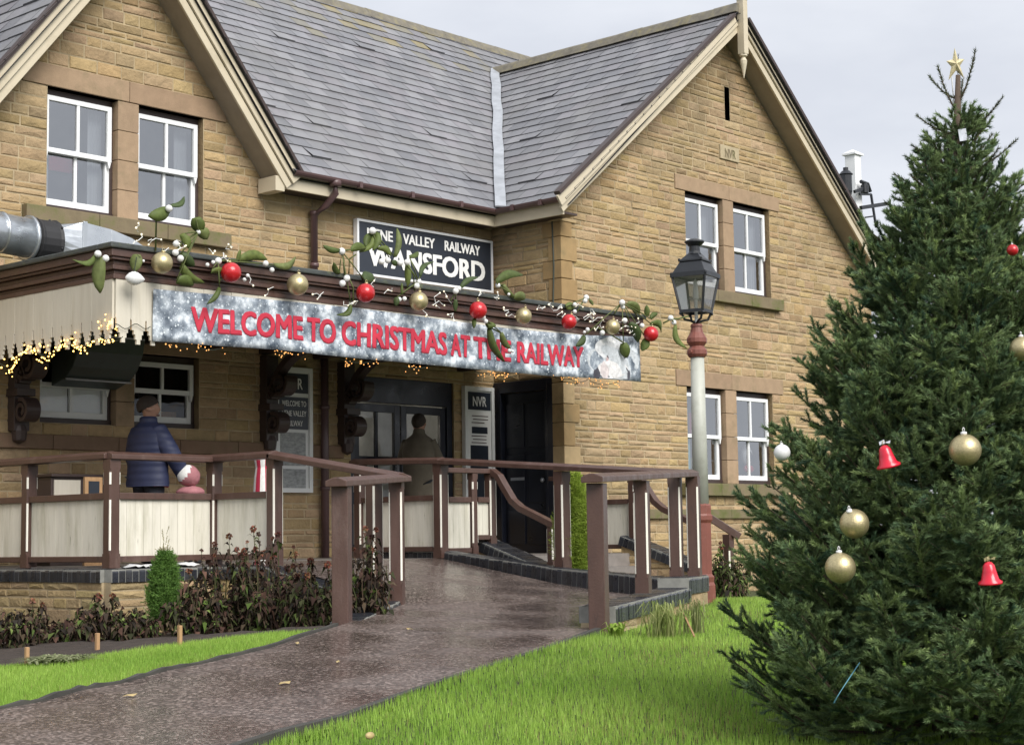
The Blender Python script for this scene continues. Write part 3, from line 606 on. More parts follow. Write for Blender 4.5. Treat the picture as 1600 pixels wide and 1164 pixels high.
# eaves: fascia, soffit, gutter and downpipe
mb = MB(); mb.box(13.19, 16.935, 15.655, 15.69, 4.2, 4.38); mb.box(16.9, 16.935, 14.43, 15.655, 4.2, 4.38); 
mb.build('fascia', M['barge'], bld, bevel=.004)
for bx in ((13.05, 13.19, 15.64, YM-.03, 4.16, 4.34), (5, 9.05, 15.655, 15.69, 4.2, 4.38)): mb = MB(); mb.box(*bx); mb.build('fascia', M['barge'], bld, bevel=.004)
mb = MB(); mb.box(13.2, 17.0, 15.7, YM, 4.22, 4.25); mb.box(16.94, XS, 14.45, 15.72, 4.222, 4.25); mb.build('eaves_soffit', M['browndark'], bld)
mb = MB(); prof = [(.062*math.cos(t), .062*math.sin(t)) for t in [math.pi+i*math.pi/8 for i in range(9)]]+[(.052*math.cos(t), .052*math.sin(t)) for t in [2*math.pi-i*math.pi/8 for i in range(9)]]
mb.sweep([(13.28, 15.58, 4.42), (16.86, 15.58, 4.41)], 0, 0, prof=prof); mb.sweep([(16.84, 15.62, 4.41), (16.84, 14.42, 4.42)], 0, 0, prof=prof)
for x in (14.3, 15.2, 16.1): mb.box(x, x+.05, 15.512, 15.59, 4.35, 4.425)
for y in (15.2, 14.7): mb.box(16.772, 16.85, y, y+.05, 4.35, 4.425)
mb.build('gutter', M['gutter'], bld)
mb = MB(); xd = 13.95
mb.lathe([(.075, .0), (.075, .06), (.05, .1)], (xd, 15.58, 4.32), 10, rot=.1); mb.tube([(xd, 15.58, 4.38), (xd, 15.58, 4.24), (xd-.03, 15.72, 4.1), (xd-.06, YM-.09, 4.0), (xd-.06, YM-.09, 2.76)], .045, 10)
for z in (4.0, 3.35): mb.tube([(xd-.06, YM-.09, z), (xd-.06, YM-.09, z+.05)], .058, 10)
mb.tube([(xd+.1, YM-.09, 2.5), (xd+.1, YM-.09, -.22)], .05, 10)
for z in (1.6, .6): mb.tube([(xd+.1, YM-.09, z), (xd+.1, YM-.09, z+.05)], .062, 10)
mb.build('downpipe', M['gutter'], bld, smooth=True)
mb = MB(); mb.tube([(XS-.03, YW+.12, 4.2), (XS-.03, YW+.1, 3.6), (XS-.035, YW+.14, 2.7)], .012, 6); mb.build('cable', M['wiredark'], bld)

# ------------------------------------------------------------------ text as mesh
def text_mesh(body, off=.012, ext=0.0, space=1.0):
    cu = bpy.data.curves.new('text', 'FONT'); cu.body = body; cu.size = 1; cu.offset = off; cu.extrude = ext; cu.space_character = space; cu.resolution_u = 3
    ob = bpy.data.objects.new('text', cu); COL.objects.link(ob); bpy.context.view_layer.update(); dg = bpy.context.evaluated_depsgraph_get()
    me = bpy.data.meshes.new_from_object(ob.evaluated_get(dg)); vs = [tuple(v.co) for v in me.vertices]; fs = [tuple(p.vertices) for p in me.polygons]
    bpy.data.objects.remove(ob); bpy.data.curves.remove(cu); bpy.data.meshes.remove(me); return vs, fs
def put_text(mb, body, fn, off=.02, mi=0):
    """fn(u, v): u 0..1 across the word, v 0..1 over the cap height; the strokes are thickened by laying three cut copies over each other"""
    vs, fs = text_mesh(body, 0); x0 = min(v[0] for v in vs); x1 = max(v[0] for v in vs); W3 = x1-x0+2*off
    for i, (sx, sy) in enumerate(((0, 0), (off, off*.5), (-off, -off*.5), (off, -off*.5), (-off, off*.5))):
        pts = []
        for v in vs:
            q = Vector(fn((v[0]-x0+off+sx)/W3, (v[1]+sy)/.69)); q.y -= .0006*i; pts.append(q)
        mb.mesh(pts, fs, mi=mi)
mb = MB(); put_text(mb, 'NVR', lambda u, v: (21.03+.28*u, YW-.033, 5.66+.13*v), .02); mb.build('carved_letters', M['mossy'], ds)

# ------------------------------------------------------------------ canopy
XL, XR, YC = 9.17, 16.9, 13.3
can = MB(); can.box(XL+.03, XR-.03, YC+.03, YM-.01, 2.45, 2.66); can = can.build('canopy', M['browndark'], bld)
def wrap(mb, o0, o1, z0, z1):            # band round the left end and the front; o = how far it stands out
    mb.box(XL-o1, XR+o1, YC-o1, YC-o0, z0, z1); mb.box(XL-o1, XL-o0, YC-o0, YM-.02, z0, z1); mb.box(XR+o0, XR+o1, YC-o0, YW-.02, z0, z1)
mb = MB(); wrap(mb, -.03, .03, 2.43, 2.475); wrap(mb, -.03, .012, 2.477, 2.513); wrap(mb, -.03, .05, 2.515, 2.555); wrap(mb, -.03, .03, 2.557, 2.6); wrap(mb, -.03, .075, 2.602, 2.628); wrap(mb, -.03, .095, 2.63, 2.70)
mb.build('cornice', M['brown'], can, bevel=.006)
mb = MB(); wrap(mb, -.1, .125, 2.702, 2.755); mb.box(XL+.1, XR-.1, YC+.1, YM-.02, 2.66, 2.72); mb.build('lead_roof', M['leaddark'], can, bevel=.012)
def valance(mb, a, b, nrm, z0, z1, pitch=.168):
    a, b = Vector(a), Vector(b); n = max(1, round((b-a).length/pitch)); d = (b-a)/n; dn = d.normalized(); nrm = Vector(nrm)
    st = [(0, .064), (.045, .064), (.045, .049), (.09, .049), (.09, .032), (.13, .032), (.13, .011), (.225, .008)]
    for i in range(n):
        p, q = a+d*i, a+d*(i+1); t = .022+.002*(i % 2); j = rng.uniform(-.006, .006)
        lo = [(p+dn*x)+Vector((0, 0, z0+j+z)) for z, x in st]; ro = [(q-dn*x)+Vector((0, 0, z0+j+z)) for z, x in st]
        k = len(st)
        for s in range(0, k-1):
            if st[s][0] == st[s+1][0]: continue
            mb.hexa([lo[s], ro[s], ro[s]+nrm*t, lo[s]+nrm*t], [lo[s+1], ro[s+1], ro[s+1]+nrm*t, lo[s+1]+nrm*t])
        e = Vector((0, 0, z1-lo[-1].z)); u, v = p+dn*.0015, q-dn*.0015; u = Vector((u.x, u.y, lo[-1].z)); v = Vector((v.x, v.y, lo[-1].z))
        mb.hexa([u, v, v+nrm*t, u+nrm*t], [u+e, v+e, v+nrm*t+e, u+nrm*t+e])
mb = MB(); valance(mb, (XL, YC, 0), (XL+.504, YC, 0), (0, -1, 0), 1.84, 2.43); valance(mb, (XL+.504, YC, 0), (XR, YC, 0), (0, -1, 0), 1.945, 2.43); valance(mb, (XL, YM-.05, 0), (XL, YC, 0), (-1, 0, 0), 1.84, 2.43); valance(mb, (XR, YC, 0), (XR, YW-.02, 0), (1, 0, 0), 2.12, 2.43)
mb.build('valance', M['cream'], can)
mb = MB(); mb.box(XL+.04, XR-.04, YC+.06, YM-.02, 2.36, 2.4)
for i in range(9): mb.box(XL+.5+i*.85, XL+.6+i*.85, YC+.08, YM-.02, 2.22, 2.358)
mb.build('ceiling_boards', M['browndark'], can)
# scroll brackets on the wall
def bracket(x, zt=2.2, zb=1.18, pale=False):
    mb = MB(); mb.box(x-.09, x+.09, YM-.14, YM-.002, zb, zt); mb.box(x-.11, x+.11, YM-.22, YM-.002, zb+.36, zb+.44)
    def spiral(cy, cz, r, turns, s0):
        pts = []; n = int(26*turns)
        for i in range(n+1):
            t = s0+2*math.pi*turns*i/n; rr = r*(1-.72*i/n); pts.append((x, cy+rr*math.cos(t), cz+rr*math.sin(t)))
        mb.sweep(pts, .17, .045, upv=(1, 0, 0), prof=[(-.022, -.085), (.022, -.085), (.022, .085), (-.022, .085)])
    spiral(YM-.24, zb+.2, .125, 1.5, 1.2); spiral(YM-.34, zt-.35, .15, 1.4, 2.6); spiral(YM-.22, zb+.58, .09, 1.2, -1)
    arc = [(x, YM-.16-1.0*(1-math.cos(t)), zb+.5+.62*math.sin(t)) for t in [i*math.pi/2/12 for i in range(13)]]
    mb.sweep(arc, .13, .07, upv=(1, 0, 0), prof=[(-.04, -.065), (.04, -.065), (.04, .065), (-.04, .065)])
    mb.lathe([(.0, -.14), (.07, -.1), (.085, 0), (.07, .06)], (x, YM-.09, zb), 10)
    return mb.build('bracket', M['browndark' if not pale else 'brown'], bld, bevel=.005)
for x in (9.8, 13.18, 14.42): bracket(x)
# double doors in the main wall
def door_leaf(x0, x1, handle):
    y = YM+.06; z0, z1 = -.2, 1.72; mb = MB(); f = .1
    mb.box(x0, x0+f, y, y+.05, z0, z1); mb.box(x1-f, x1, y, y+.05, z0, z1); mb.box(x0+f, x1-f, y+.001, y+.049, z1-.1, z1); mb.box(x0+f, x1-f, y+.001, y+.049, z0, z0+.25); mb.box(x0+f, x1-f, y+.001, y+.049, .42, .5); mb.box(x0+f, x1-f, y+.012, y+.04, z0+.25, .42)
    mb.box(x0+f, x1-f, y+.001, y+.049, 1.0, 1.05); mb.box((x0+x1)/2-.02, (x0+x1)/2+.02, y+.002, y+.048, .5, z1-.1)
    d = mb.build('door', M['navy'], bld, bevel=.004)
    mb = MB(); mb.face([(x0+f, y+.03, .5), (x1-f, y+.03, .5), (x1-f, y+.03, z1-.1), (x0+f, y+.03, z1-.1)]); mb.build('pane', M['glassdark'], d)
    mb = MB(); mb.tube([(handle, y-.04, .55), (handle, y-.04, .95)], .012, 8); mb.box(handle-.012, handle+.012, y-.04, y, .56, .58); mb.box(handle-.012, handle+.012, y-.04, y, .92, .94); mb.build('handle', M['lead'], d)
    return d
door_leaf(14.66, 15.48, 15.4); door_leaf(15.5, 16.32, 15.58)
mb = MB(); mb.box(14.56, 14.655, YM+.03, YM+.13, -.22, 2.06); mb.box(16.325, 16.42, YM+.03, YM+.13, -.22, 2.06); mb.box(14.655, 16.325, YM+.03, YM+.13, 1.74, 2.06)
mb.build('door_frame', M['navy'], bld, bevel=.005)
mb = MB(); B = YM+1.5
mb.face([(14.2, B, -.22), (16.8, B, -.22), (16.8, B, 2.2), (14.2, B, 2.2)]); mb.face([(14.56, YM+.2, -.22), (14.2, B, -.22), (14.2, B, 2.2), (14.56, YM+.2, 2.1)]); mb.face([(16.42, YM+.2, -.22), (16.8, B, -.22), (16.8, B, 2.2), (16.42, YM+.2, 2.1)]); mb.face([(14.2, B, 2.2), (16.8, B, 2.2), (16.42, YM+.2, 2.1), (14.56, YM+.2, 2.1)])
hall = mb.build('entrance_hall', mat('hall_wall', (.6, .61, .6), .9, var=.3, scale=2), bld)
mb = MB()
for x, z in ((15.0, 1.45), (15.2, 1.52), (15.75, 1.5), (15.05, 1.5)): mb.ball((x, B-.25, z), .03, 8, 6)
mb.build('hall_lamp', M['halllamp'], bld)
# dark side door in the wing wall
mb = MB(); x = XS+.06
mb.box(x, x+.08, 15.02, 15.9, -.22, 1.95); 
for (a, b) in ((15.1, 15.42), (15.5, 15.82)):
    for (c, d) in ((-.1, .35), (.45, 1.1), (1.2, 1.8)): mb.box(x-.018, x, a, b, c, d)
sdoor = mb.build('door', M['navy'], bld, bevel=.006); mb = MB(); mb.ball((x-.05, 15.15, .75), .03); mb.box(x-.022, x-.019, 15.5, 15.75, .76, .8); mb.build('handle', M['lead'], sdoor)
mb = MB(); mb.box(XS-.03, XS+.05, 15.9, 16.0, -.22, 2.1); mb.box(XS-.03, XS+.15, 15.86, 15.9, -.22, 1.95); mb.box(XS-.03, XS+.15, 15.02, 15.06, -.22, 1.95); mb.box(XS-.03, XS+.05, 14.92, 15.02, -.22, 2.1); mb.box(XS-.03, XS+.05, 15.02, 15.9, 1.95, 2.1); mb.build('door_frame', M['navy'], bld, bevel=.004)

# ------------------------------------------------------------------ signs
ys = YM-.08
sg = thing('station_sign', 'large dark station name sign with white lettering fixed above the canopy', 'sign', (15.9, ys, 3.3))
s_tl, s_br = at(557, 340, Y=ys), at(770, 457, Y=ys); sx0, sx1, sz1, sz0 = s_tl.x, s_br.x, s_tl.z-.01, s_br.z-.01
mb = MB(); mb.box(sx0+.03, sx1-.03, ys, ys+.06, sz0+.03, sz1-.03); mb.build('board', M['sign'], sg)
mb = MB(); mb.box(sx0, sx1, ys-.015, ys+.06, sz1-.03, sz1); mb.box(sx0, sx1, ys-.015, ys+.06, sz0, sz0+.03); mb.box(sx0, sx0+.032, ys-.014, ys+.059, sz0+.03, sz1-.03); mb.box(sx1-.032, sx1, ys-.014, ys+.059, sz0+.03, sz1-.03); mb.build('frame', M['white'], sg)
mb = MB(); W_ = sx1-sx0; H_ = sz1-sz0
def wd(word, pl, pr, z0, z1, off=.035):
    a, b = at(pl, 380, Y=ys).x, at(pr, 395, Y=ys).x
    put_text(mb, word, lambda u, v: (a+(b-a)*u, ys-.006, sz0+H_*(z0+(z1-z0)*v)), off)
wd('NENE', 573, 613.5, .68, .86); wd('VALLEY', 629, 679, .68, .86); wd('RAILWAY', 694, 749.5, .68, .86); wd('WANSFORD', 574, 757, .2, .56, .04)
mb.build('lettering', M['letter'], sg)

def notice_board(x0, x1, z0, z1, label, kind):
    y = YM-.07; o = thing('notice_board', label, 'notice board', ((x0+x1)/2, y, z0)); mb = MB(); f = .055
    mb.box(x0, x0+f, y-.02, y+.05, z0, z1); mb.box(x1-f, x1, y-.02, y+.05, z0, z1); mb.box(x0+f, x1-f, y-.019, y+.05, z1-f, z1); mb.box(x0+f, x1-f, y-.019, y+.05, z0, z0+f); mb.box(x0+f, x1-f, y, y+.049, z0+f, z1-f)
    mb.build('frame', M['whitegrey'], o, bevel=.004); W2 = x1-x0; a, b = x0+f+.012, x1-f-.012
    mb = MB(); zt = z1-f-.02; mb.box(a, b, y-.008, y, zt-.24, zt); hb = mb.build('header_panel', M['sign'], o)
    mb = MB(); put_text(mb, 'NVR', lambda u, v: (a+(b-a)*(.2+.6*u), y-.012, zt-.19+.13*v), .02)
    if kind == 1:
        mb2 = MB(); mb2.box(a, b, y-.008, y, zt-.68, zt-.29); mb2.build('header_panel', M['sign'], o)
        for i, (t, s) in enumerate((('WELCOME TO', .08), ('NENE VALLEY', .08), ('RAILWAY', .2))): put_text(mb, t, lambda u, v, i=i, s=s: (a+(b-a)*(s+(1-2*s)*u), y-.012, zt-.4-.12*i+.065*v), .02)
        mb2 = MB(); mb2.box(a+.02, b-.04, y-.006, y, zt-1.12, zt-.72); mb2.box(a+.02, b-.04, y-.006, y, zt-1.4, zt-1.16); mb2.build('poster', M['poster'], o)
    else:
        mb2 = MB(); mb2.box(a, b, y-.006, y, zt-1.0, zt-.27); mb2.build('notice', M['paper'], o)
        mb2 = MB(); mb2.box(a+.07, b-.07, y-.009, y-.006, zt-.56, zt-.47); mb2.box(a+.04, b-.06, y-.009, y, z0+f+.02, zt-.72+.0); mb2.build('poster', M['sign'], o)
        mb2 = MB()
        for i in range(9):
            if i not in (3, 4): mb2.box(a+.05+rng.uniform(0, .05), b-.05-rng.uniform(0, .08), y-.0085, y-.006, zt-.33-i*.045, zt-.318-i*.045)
        mb2.build('printed_text', M['gutter'], o)
    mb.build('lettering', M['letter'], o); return o
notice_board(13.27, 13.86, .57, 2.09, 'tall white notice board left of the drainpipe with two dark header panels and posters', 1)
notice_board(16.55, 17.13, .3, 2.03, 'tall white framed notice board right of the glazed doors with one dark header panel', 2)

# ------------------------------------------------------------------ the welcome banner
def banner_mat():
    m = mat('banner_print', (.3, .33, .38), .45, var=0); t = m.node_tree; N = t.nodes; K = t.links.new; b = N['Principled BSDF']; co = N.new('ShaderNodeTexCoord')
    mp = N.new('ShaderNodeMapping'); mp.inputs['Scale'].default_value = (1, .05, 1); K(co.outputs['Object'], mp.inputs[0])
    n = N.new('ShaderNodeTexNoise'); n.inputs['Scale'].default_value = 5.5; n.inputs['Detail'].default_value = 7; n.inputs['Roughness'].default_value = .62; K(mp.outputs[0], n.inputs[0])
    r = N.new('ShaderNodeValToRGB'); e = r.color_ramp.elements; e[0].position = .36; e[0].color = (.06, .08, .11, 1); e[1].position = .64; e[1].color = (.72, .77, .82, 1); x = e.new(.5); x.color = (.25, .29, .34, 1); K(n.outputs[0], r.inputs[0]); cur = r.outputs[0]
    for sc, lo, hi, st in ((7, .1, .3, .45), (13, .12, .26, .8), (25, .12, .3, .95), (48, .12, .3, .85)):
        v = N.new('ShaderNodeTexVoronoi'); v.inputs['Scale'].default_value = sc; K(mp.outputs[0], v.inputs[0]); q = N.new('ShaderNodeMapRange'); q.inputs[1].default_value = hi; q.inputs[2].default_value = lo; K(v.outputs['Distance'], q.inputs[0])
        sp = N.new('ShaderNodeSeparateColor'); K(v.outputs['Color'], sp.inputs[0]); g = N.new('ShaderNodeMath'); g.operation = 'GREATER_THAN'; g.inputs[1].default_value = .62; K(sp.outputs[0], g.inputs[0])
        mu = N.new('ShaderNodeMath'); mu.operation = 'MULTIPLY'; K(q.outputs[0], mu.inputs[0]); K(g.outputs[0], mu.inputs[1]); m2 = N.new('ShaderNodeMath'); m2.operation = 'MULTIPLY'; m2.inputs[1].default_value = st; K(mu.outputs[0], m2.inputs[0])
        mx = N.new('ShaderNodeMixRGB'); mx.inputs[2].default_value = (.74, .8, .84, 1); K(m2.outputs[0], mx.inputs[0]); K(cur, mx.inputs[1]); cur = mx.outputs[0]
    K(cur, b.inputs['Base Color']); return m
M['banner'] = banner_mat()
yb = YC-.06
TOP = [(240, 451.5), (300, 457), (366, 463), (461, 472), (563, 482), (653, 494), (726, 504), (799, 514), (911, 523.6), (999, 526)]
BOT = [(241.5, 533), (300, 537), (350, 541), (430, 546), (550, 559), (672, 570), (757, 578), (855, 587), (926, 591), (997, 596)]
tp = [at(*p, Y=yb) for p in TOP]; bp_ = [at(*p, Y=yb) for p in BOT]
bx0, bx1 = tp[0].x, tp[-1].x
def interp(ps, x):
    for a, b in zip(ps[:-1], ps[1:]):
        if x <= b.x: t = (x-a.x)/(b.x-a.x); return a.z+(b.z-a.z)*t
    return ps[-1].z
def bfn(u, v, h=0):                      # u, v in 0..1 over the cloth
    x = bx0+(bx1-bx0)*u; zt, zb = interp(tp, x), interp(bp_, x)
    y = yb-.012*math.sin(x*3.1)*v*(1-v)*2-.01*math.sin(x*9+v*3)*(1-v)
    return Vector((x, y-h, zb+(zt-zb)*v))
ban = thing('banner', 'long snowy printed banner with red welcome lettering hung along the canopy front', 'banner', (13.3, yb, 1.9))
mb = MB(); nu, nv = 120, 8; vs = [bfn(i/nu, j/nv) for i in range(nu+1) for j in range(nv+1)]
mb.mesh(vs, [(i*(nv+1)+j, (i+1)*(nv+1)+j, (i+1)*(nv+1)+j+1, i*(nv+1)+j+1) for i in range(nu) for j in range(nv)]); o = mb.build('cloth', M['banner'], ban, smooth=True)
so_ = o.modifiers.new('thick', 'SOLIDIFY'); so_.thickness = .004
mb = MB(); ms = MB(); uu = lambda px: (at(px, 530, Y=yb).x-bx0)/(bx1-bx0)
for word, a, b in (('WELCOME', 298, 473), ('TO', 480, 524), ('CHRISTMAS', 533, 698), ('AT', 704, 734), ('THE', 739, 797), ('RAILWAY', 806, 911)):
    ua, ub = uu(a), uu(b)
    put_text(mb, word, lambda u, v: bfn(ua+(ub-ua)*u, .265+.45*v, .006), .034)
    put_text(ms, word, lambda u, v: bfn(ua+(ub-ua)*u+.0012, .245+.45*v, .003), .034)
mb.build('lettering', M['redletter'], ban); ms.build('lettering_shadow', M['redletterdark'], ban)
# the printed white bearded figure at the right end
mb = MB()
def blob(pts, h): mb.face([bfn(uu(x), (interp(bp_, 0) if False else 0)+v, h) for x, v in pts])
def ell(cx, cv, rx, rv, h, c, rot=0, n=20, wob=0):
    mb.face([bfn(uu(cx+rx*math.cos(t)*math.cos(rot)-rx*.8*math.sin(t)*math.sin(rot)), max(.015, min(.985, cv+rv*(math.sin(t)*math.cos(rot)+math.cos(t)*math.sin(rot)*.8)*(1+wob*math.sin(5*t)))), h) for t in [2*math.pi*i/n for i in range(n)]], c)
for cx, cv, rx, rv, h, c, rot, wob in ((957, .42, 40, .42, .002, (.5, .53, .56), 0, .12), (955, .72, 26, .25, .0028, (.62, .63, .65), .1, .1), (956, .22, 24, .23, .003, (.66, .65, .65), 0, .15), (943, .2, 7, .2, .0036, (.58, .52, .52), .15, .1), (968, .18, 8, .19, .0036, (.7, .7, .7), -.1, .1), (957, .44, 11, .13, .0042, (.5, .36, .36), .1, .1), (956, .53, 9, .07, .0048, (.12, .1, .11), .2, .2),
                                        (931, .1, 5, .14, .0036, (.06, .06, .075), -.3, .2), (978, .12, 5, .15, .0036, (.09, .09, .11), .3, .2), (976, .6, 5, .1, .0042, (.12, .12, .14), .3, .3), (949, .86, 13, .08, .0036, (.72, .72, .73), .1, .2)): ell(cx, cv, rx, rv, h, c, rot, wob=wob)
mb.build('printed_figure', M['leaf'], ban)

# ------------------------------------------------------------------ platform, low walls and steps
ZP = -.22
mb = MB(); mb.box(XL-.02, XS, YC+.02, YM, ZP-.25, ZP); mb.box(XL, 4.6, YC+1.6, YM, -1, ZP) if False else None
tag(mb.build('platform', M['paving']), kind='structure')
mb = MB()
for i in range(3): mb.box(14.4, 16.8, YC-.3*(i+1)+.0, YC-.3*i+.019, -1.2, ZP-.155*(i+1))
tag(mb.build('steps', M['paving']), kind='structure')
BP = [(.022, .024, .03), (.03, .032, .038), (.018, .02, .026), (.026, .027, .031), (.036, .037, .042), (.024, .027, .035)]
def coping(mb, p, q, w, h, bw=.075, sd=None):
    """row of bull-nosed blue bricks laid across the wall head from p to q (top centre line)"""
    p, q = Vector(p), Vector(q); n = max(1, round((q-p).length/bw)); d = (q-p)/n; dn = d.normalized(); a = Vector((dn.y, -dn.x, 0)).normalized(); u = a.cross(dn); u = u if u.z > 0 else -u
    mb.mi = 1; mb.beam(p-u*h*.5-u*.004, q-u*h*.5-u*.004, w-.012, h-.004, upv=u); mb.mi = 0
    for i in range(n):
        s, e = p+d*i+dn*.005, p+d*(i+1)-dn*.005; o = u*rng.uniform(-.003, .003); t = w/2+rng.uniform(-.003, .003); r = .03
        prof = [(-t, -h), (t, -h), (t, -r), (t-r*.35, -r*.3), (t-r, 0), (-t+r, 0), (-t+r*.35, -r*.3), (-t, -r)]
        mb.sweep([s+o, e+o], 0, 0, upv=u, prof=prof, col=rng.choice(BP))
def low_wall(name, label, runs, base, bed=PAL, cop=None):
    o = thing(name, label, 'low wall', (runs[0][0][0], runs[0][0][1], base))
    mw, mc = MB(), MB()
    for p, q, w, h, hb in runs:          # top centre line p->q, width, coping thickness, height of stone below
        coping(mc, p, q, w, h)
        if hb:
            P_, Q_ = Vector(p), Vector(q); dn = Vector((Q_.x-P_.x, Q_.y-P_.y, 0)); Ln = dn.length; dn /= Ln; a = Vector((dn.y, -dn.x, 0))
            for sgn in (1, -1):
                off = a*sgn*(w/2-.025); zt = lambda u: P_.z-h+(Q_.z-P_.z)*u/Ln
                zlo = max(P_.z, Q_.z)-h-hb
                hp = [(-(Q_.z-P_.z)/Ln, 1, P_.z-h)]
                fn = (lambda off, sgn: (lambda u, z, o_: tuple(Vector((P_.x, P_.y, 0))+dn*u+off+a*sgn*o_+Vector((0, 0, z)))))(off, sgn)
                stone_wall(mw, fn, 0, Ln, zlo, max(P_.z, Q_.z)-h, (), hp, ch=(.1, .15), cw=(.22, .42), pal=bed, seed=int(abs(P_.x*97+P_.y*31)))
            for E_ in (P_, Q_):
                zt_ = (E_.z-h); mw.face([E_+a*(w/2-.02)-Vector((0, 0, h)), E_-a*(w/2-.02)-Vector((0, 0, h)), E_-a*(w/2-.02)-Vector((0, 0, h+hb)), E_+a*(w/2-.02)-Vector((0, 0, h+hb))], mi=1)
    if mw.v: mw.build('stonework', [M['stone'], M['mortar']], o)
    mc.build('coping', [M['bluebrick'], M['bmortar']], o)
    return o
WET = [(.25, .2, .09), (.3, .24, .11), (.2, .165, .075), (.33, .24, .12), (.22, .19, .08)]
low_wall('garden_wall', 'low stone wall with dark blue brick coping under the white panelled platform fence, behind the withered plants', [((9.1, 15.9, -.235), (9.1, 13.22, -.235), .24, .12, .6), ((9.03, 13.22, -.235), (10.27, 13.22, -.235), .24, .12, .6), ((10.28, 13.3, -.236), (10.28, 12.36, -.236), .24, .12, .6), ((10.28, 12.36, -.236), (10.28, 10.86, -.56), .24, .12, .75), ((10.28, 10.84, -.53), (8.98, 9.95, -.63), .24, .11, .3)], -.8, WET)
low_wall('garden_wall', 'low dark blue brick kerb wall along the far right side of the ramp', [((13.5, 14.25, -.14), (13.5, 13.3, -.14), .16, .16, .1), ((13.52, 13.3, -.14), (13.3, 11.5, -.31), .2, .2, .15), ((13.24, 11.5, -.31), (13.0, 9.85, -.4), .2, .2, .2)], -.5)
low_wall('garden_wall', 'stepped low wall with grey blue brick coping behind the right hand ramp corner post', [((10.16, 8.4, -.53), (12.55, 9.46, -.475), .3, .13, .3), ((12.5, 9.44, -.385), (13.3, 9.8, -.385), .3, .15, .3)], -.7, WET)
low_wall('stair_wall', 'sloping stone wall with dark brick coping left of the entrance steps', [((14.3, 13.5, .0), (14.3, 12.36, -.37), .36, .12, .5)], -.8)
low_wall('stair_wall', 'sloping stone wall with dark brick coping right of the entrance steps, beside the station corner', [((16.9, 13.45, .0), (16.9, 12.3, -.37), .32, .12, .6)], -.8)

# ------------------------------------------------------------------ fences
def post(parent, x, y, z0, z1, ang=0, w=.115, strips=((.18, .1),), dark=False):
    """square post, chamfered between its ends, with white painted chamfers"""
    c, s = math.cos(ang), math.sin(ang); k = w/2; ch = .0135; mb = MB(); L2 = lambda u, v, z: (x+c*u-s*v, y+s*u+c*v, z)
    full = [(-k, -k), (k, -k), (k, k), (-k, k)]
    if strips is None:
        mb.hexa([L2(u, v, z0) for u, v in full], [L2(u, v, z1) for u, v in full]); return mb.build('post', M['brown'], parent, bevel=.006)
    mb.hexa([L2(u, v, z0) for u, v in full], [L2(u, v, z0+strips[0][0]-.03) for u, v in full])
    oc = [(-k+ch, -k), (k-ch, -k), (k, -k+ch), (k, k-ch), (k-ch, k), (-k+ch, k), (-k, k-ch), (-k, -k+ch)]
    zz0, zz1 = z0+strips[0][0]-.03, z1-strips[-1][1]+.03
    mb.mesh([L2(u, v, zz0) for u, v in oc]+[L2(u, v, zz1) for u, v in oc], [(i, (i+1) % 8, 8+(i+1) % 8, 8+i) for i in range(8)])
    mb.hexa([L2(u, v, zz1) for u, v in full], [L2(u, v, z1) for u, v in full])
    p = mb.build('post', M['brown'], parent)
    mb = MB()
    segs = [(z0+strips[0][0], z1-strips[0][1])] if len(strips) == 1 else [(z0+strips[0][0], z0+strips[0][1]), (z0+strips[1][0], z1-strips[1][1])]
    for a, b in segs:
        for sx, sy in ((-1, -1), (1, -1), (1, 1), (-1, 1)):
            q0, q1 = (sx*(k-ch+.001), sy*(k+.0015)), (sx*(k+.0015), sy*(k-ch+.001)); m_ = (sx*(k-ch*.5+.004), sy*(k-ch*.5+.004))
            A = [L2(*q0, a), L2(*m_, a), L2(*q1, a)]; B = [L2(*q0, b), L2(*m_, b), L2(*q1, b)]
            mb.mesh(A+B, [(0, 1, 4, 3), (1, 2, 5, 4), (0, 2, 1), (3, 4, 5)])
    mb.build('white_chamfer', M['strip'], p)
    return p
RAIL = [(-.085, -.035), (.085, -.035), (.085, .01), (.02, .036), (-.02, .036), (-.085, .01)]
def toprail(parent, pts):
    mb = MB(); mb.sweep(pts, 0, 0, prof=RAIL); return mb.build('handrail', M['brown'], parent, bevel=.006)
def rails_panel(parent, a, b, z_mid, z_bot, inset=.06, panel='creamdirty'):
    a, b = Vector(a), Vector(b); d = (b-a).normalized(); p, q = a+d*inset, b-d*inset; Z = Vector((0, 0, 1))
    for zz_, hh_ in ((z_mid, .062), (z_bot, .055)): mb = MB(); mb.beam(p+Z*zz_, q+Z*zz_, .085, hh_); mb.build('rail', M['brown'], parent, bevel=.006)
    n = max(2, round((q-p).length/.1)); mb = MB()
    for i in range(n):
        s, e = p+(q-p)*i/n, p+(q-p)*(i+1)/n; mb.beam(s+d*.0012+Z*((z_mid+z_bot)/2), e-d*.0012+Z*((z_mid+z_bot)/2), .022+.0015*(i % 2), z_mid-z_bot-.05)
    mb.build('panel', M[panel], parent)
TW = ((.16, .62), (.76, .12))
F1 = thing('platform_fence', 'brown timber fence with cream boarded panels along the left platform edge and down the ramp', 'fence', (9.16, 13.3, -.22))
A = [(9.156, 15.95), (9.156, 14.67), (9.156, 13.3), (10.327, 13.3), (10.327, 12.4), (10.327, 10.82), (8.9, 9.9)]
for i, (x, y) in enumerate(A[1:5]): post(F1, x, y, -.23, .76, strips=TW if i != 3 else ((.2, .1),))
post(F1, 10.327, 11.05, -.66, .56, strips=((.3, .1),)); post(F1, 10.36, 10.8, -.66, .5, R(33), strips=((.3, .1),))
post(F1, 8.92, 9.91, -.8, .415, R(33), strips=None, w=.13)
for a, b in zip(A[:4], A[1:5]): rails_panel(F1, (*a, 0), (*b, 0), .425, -.15)
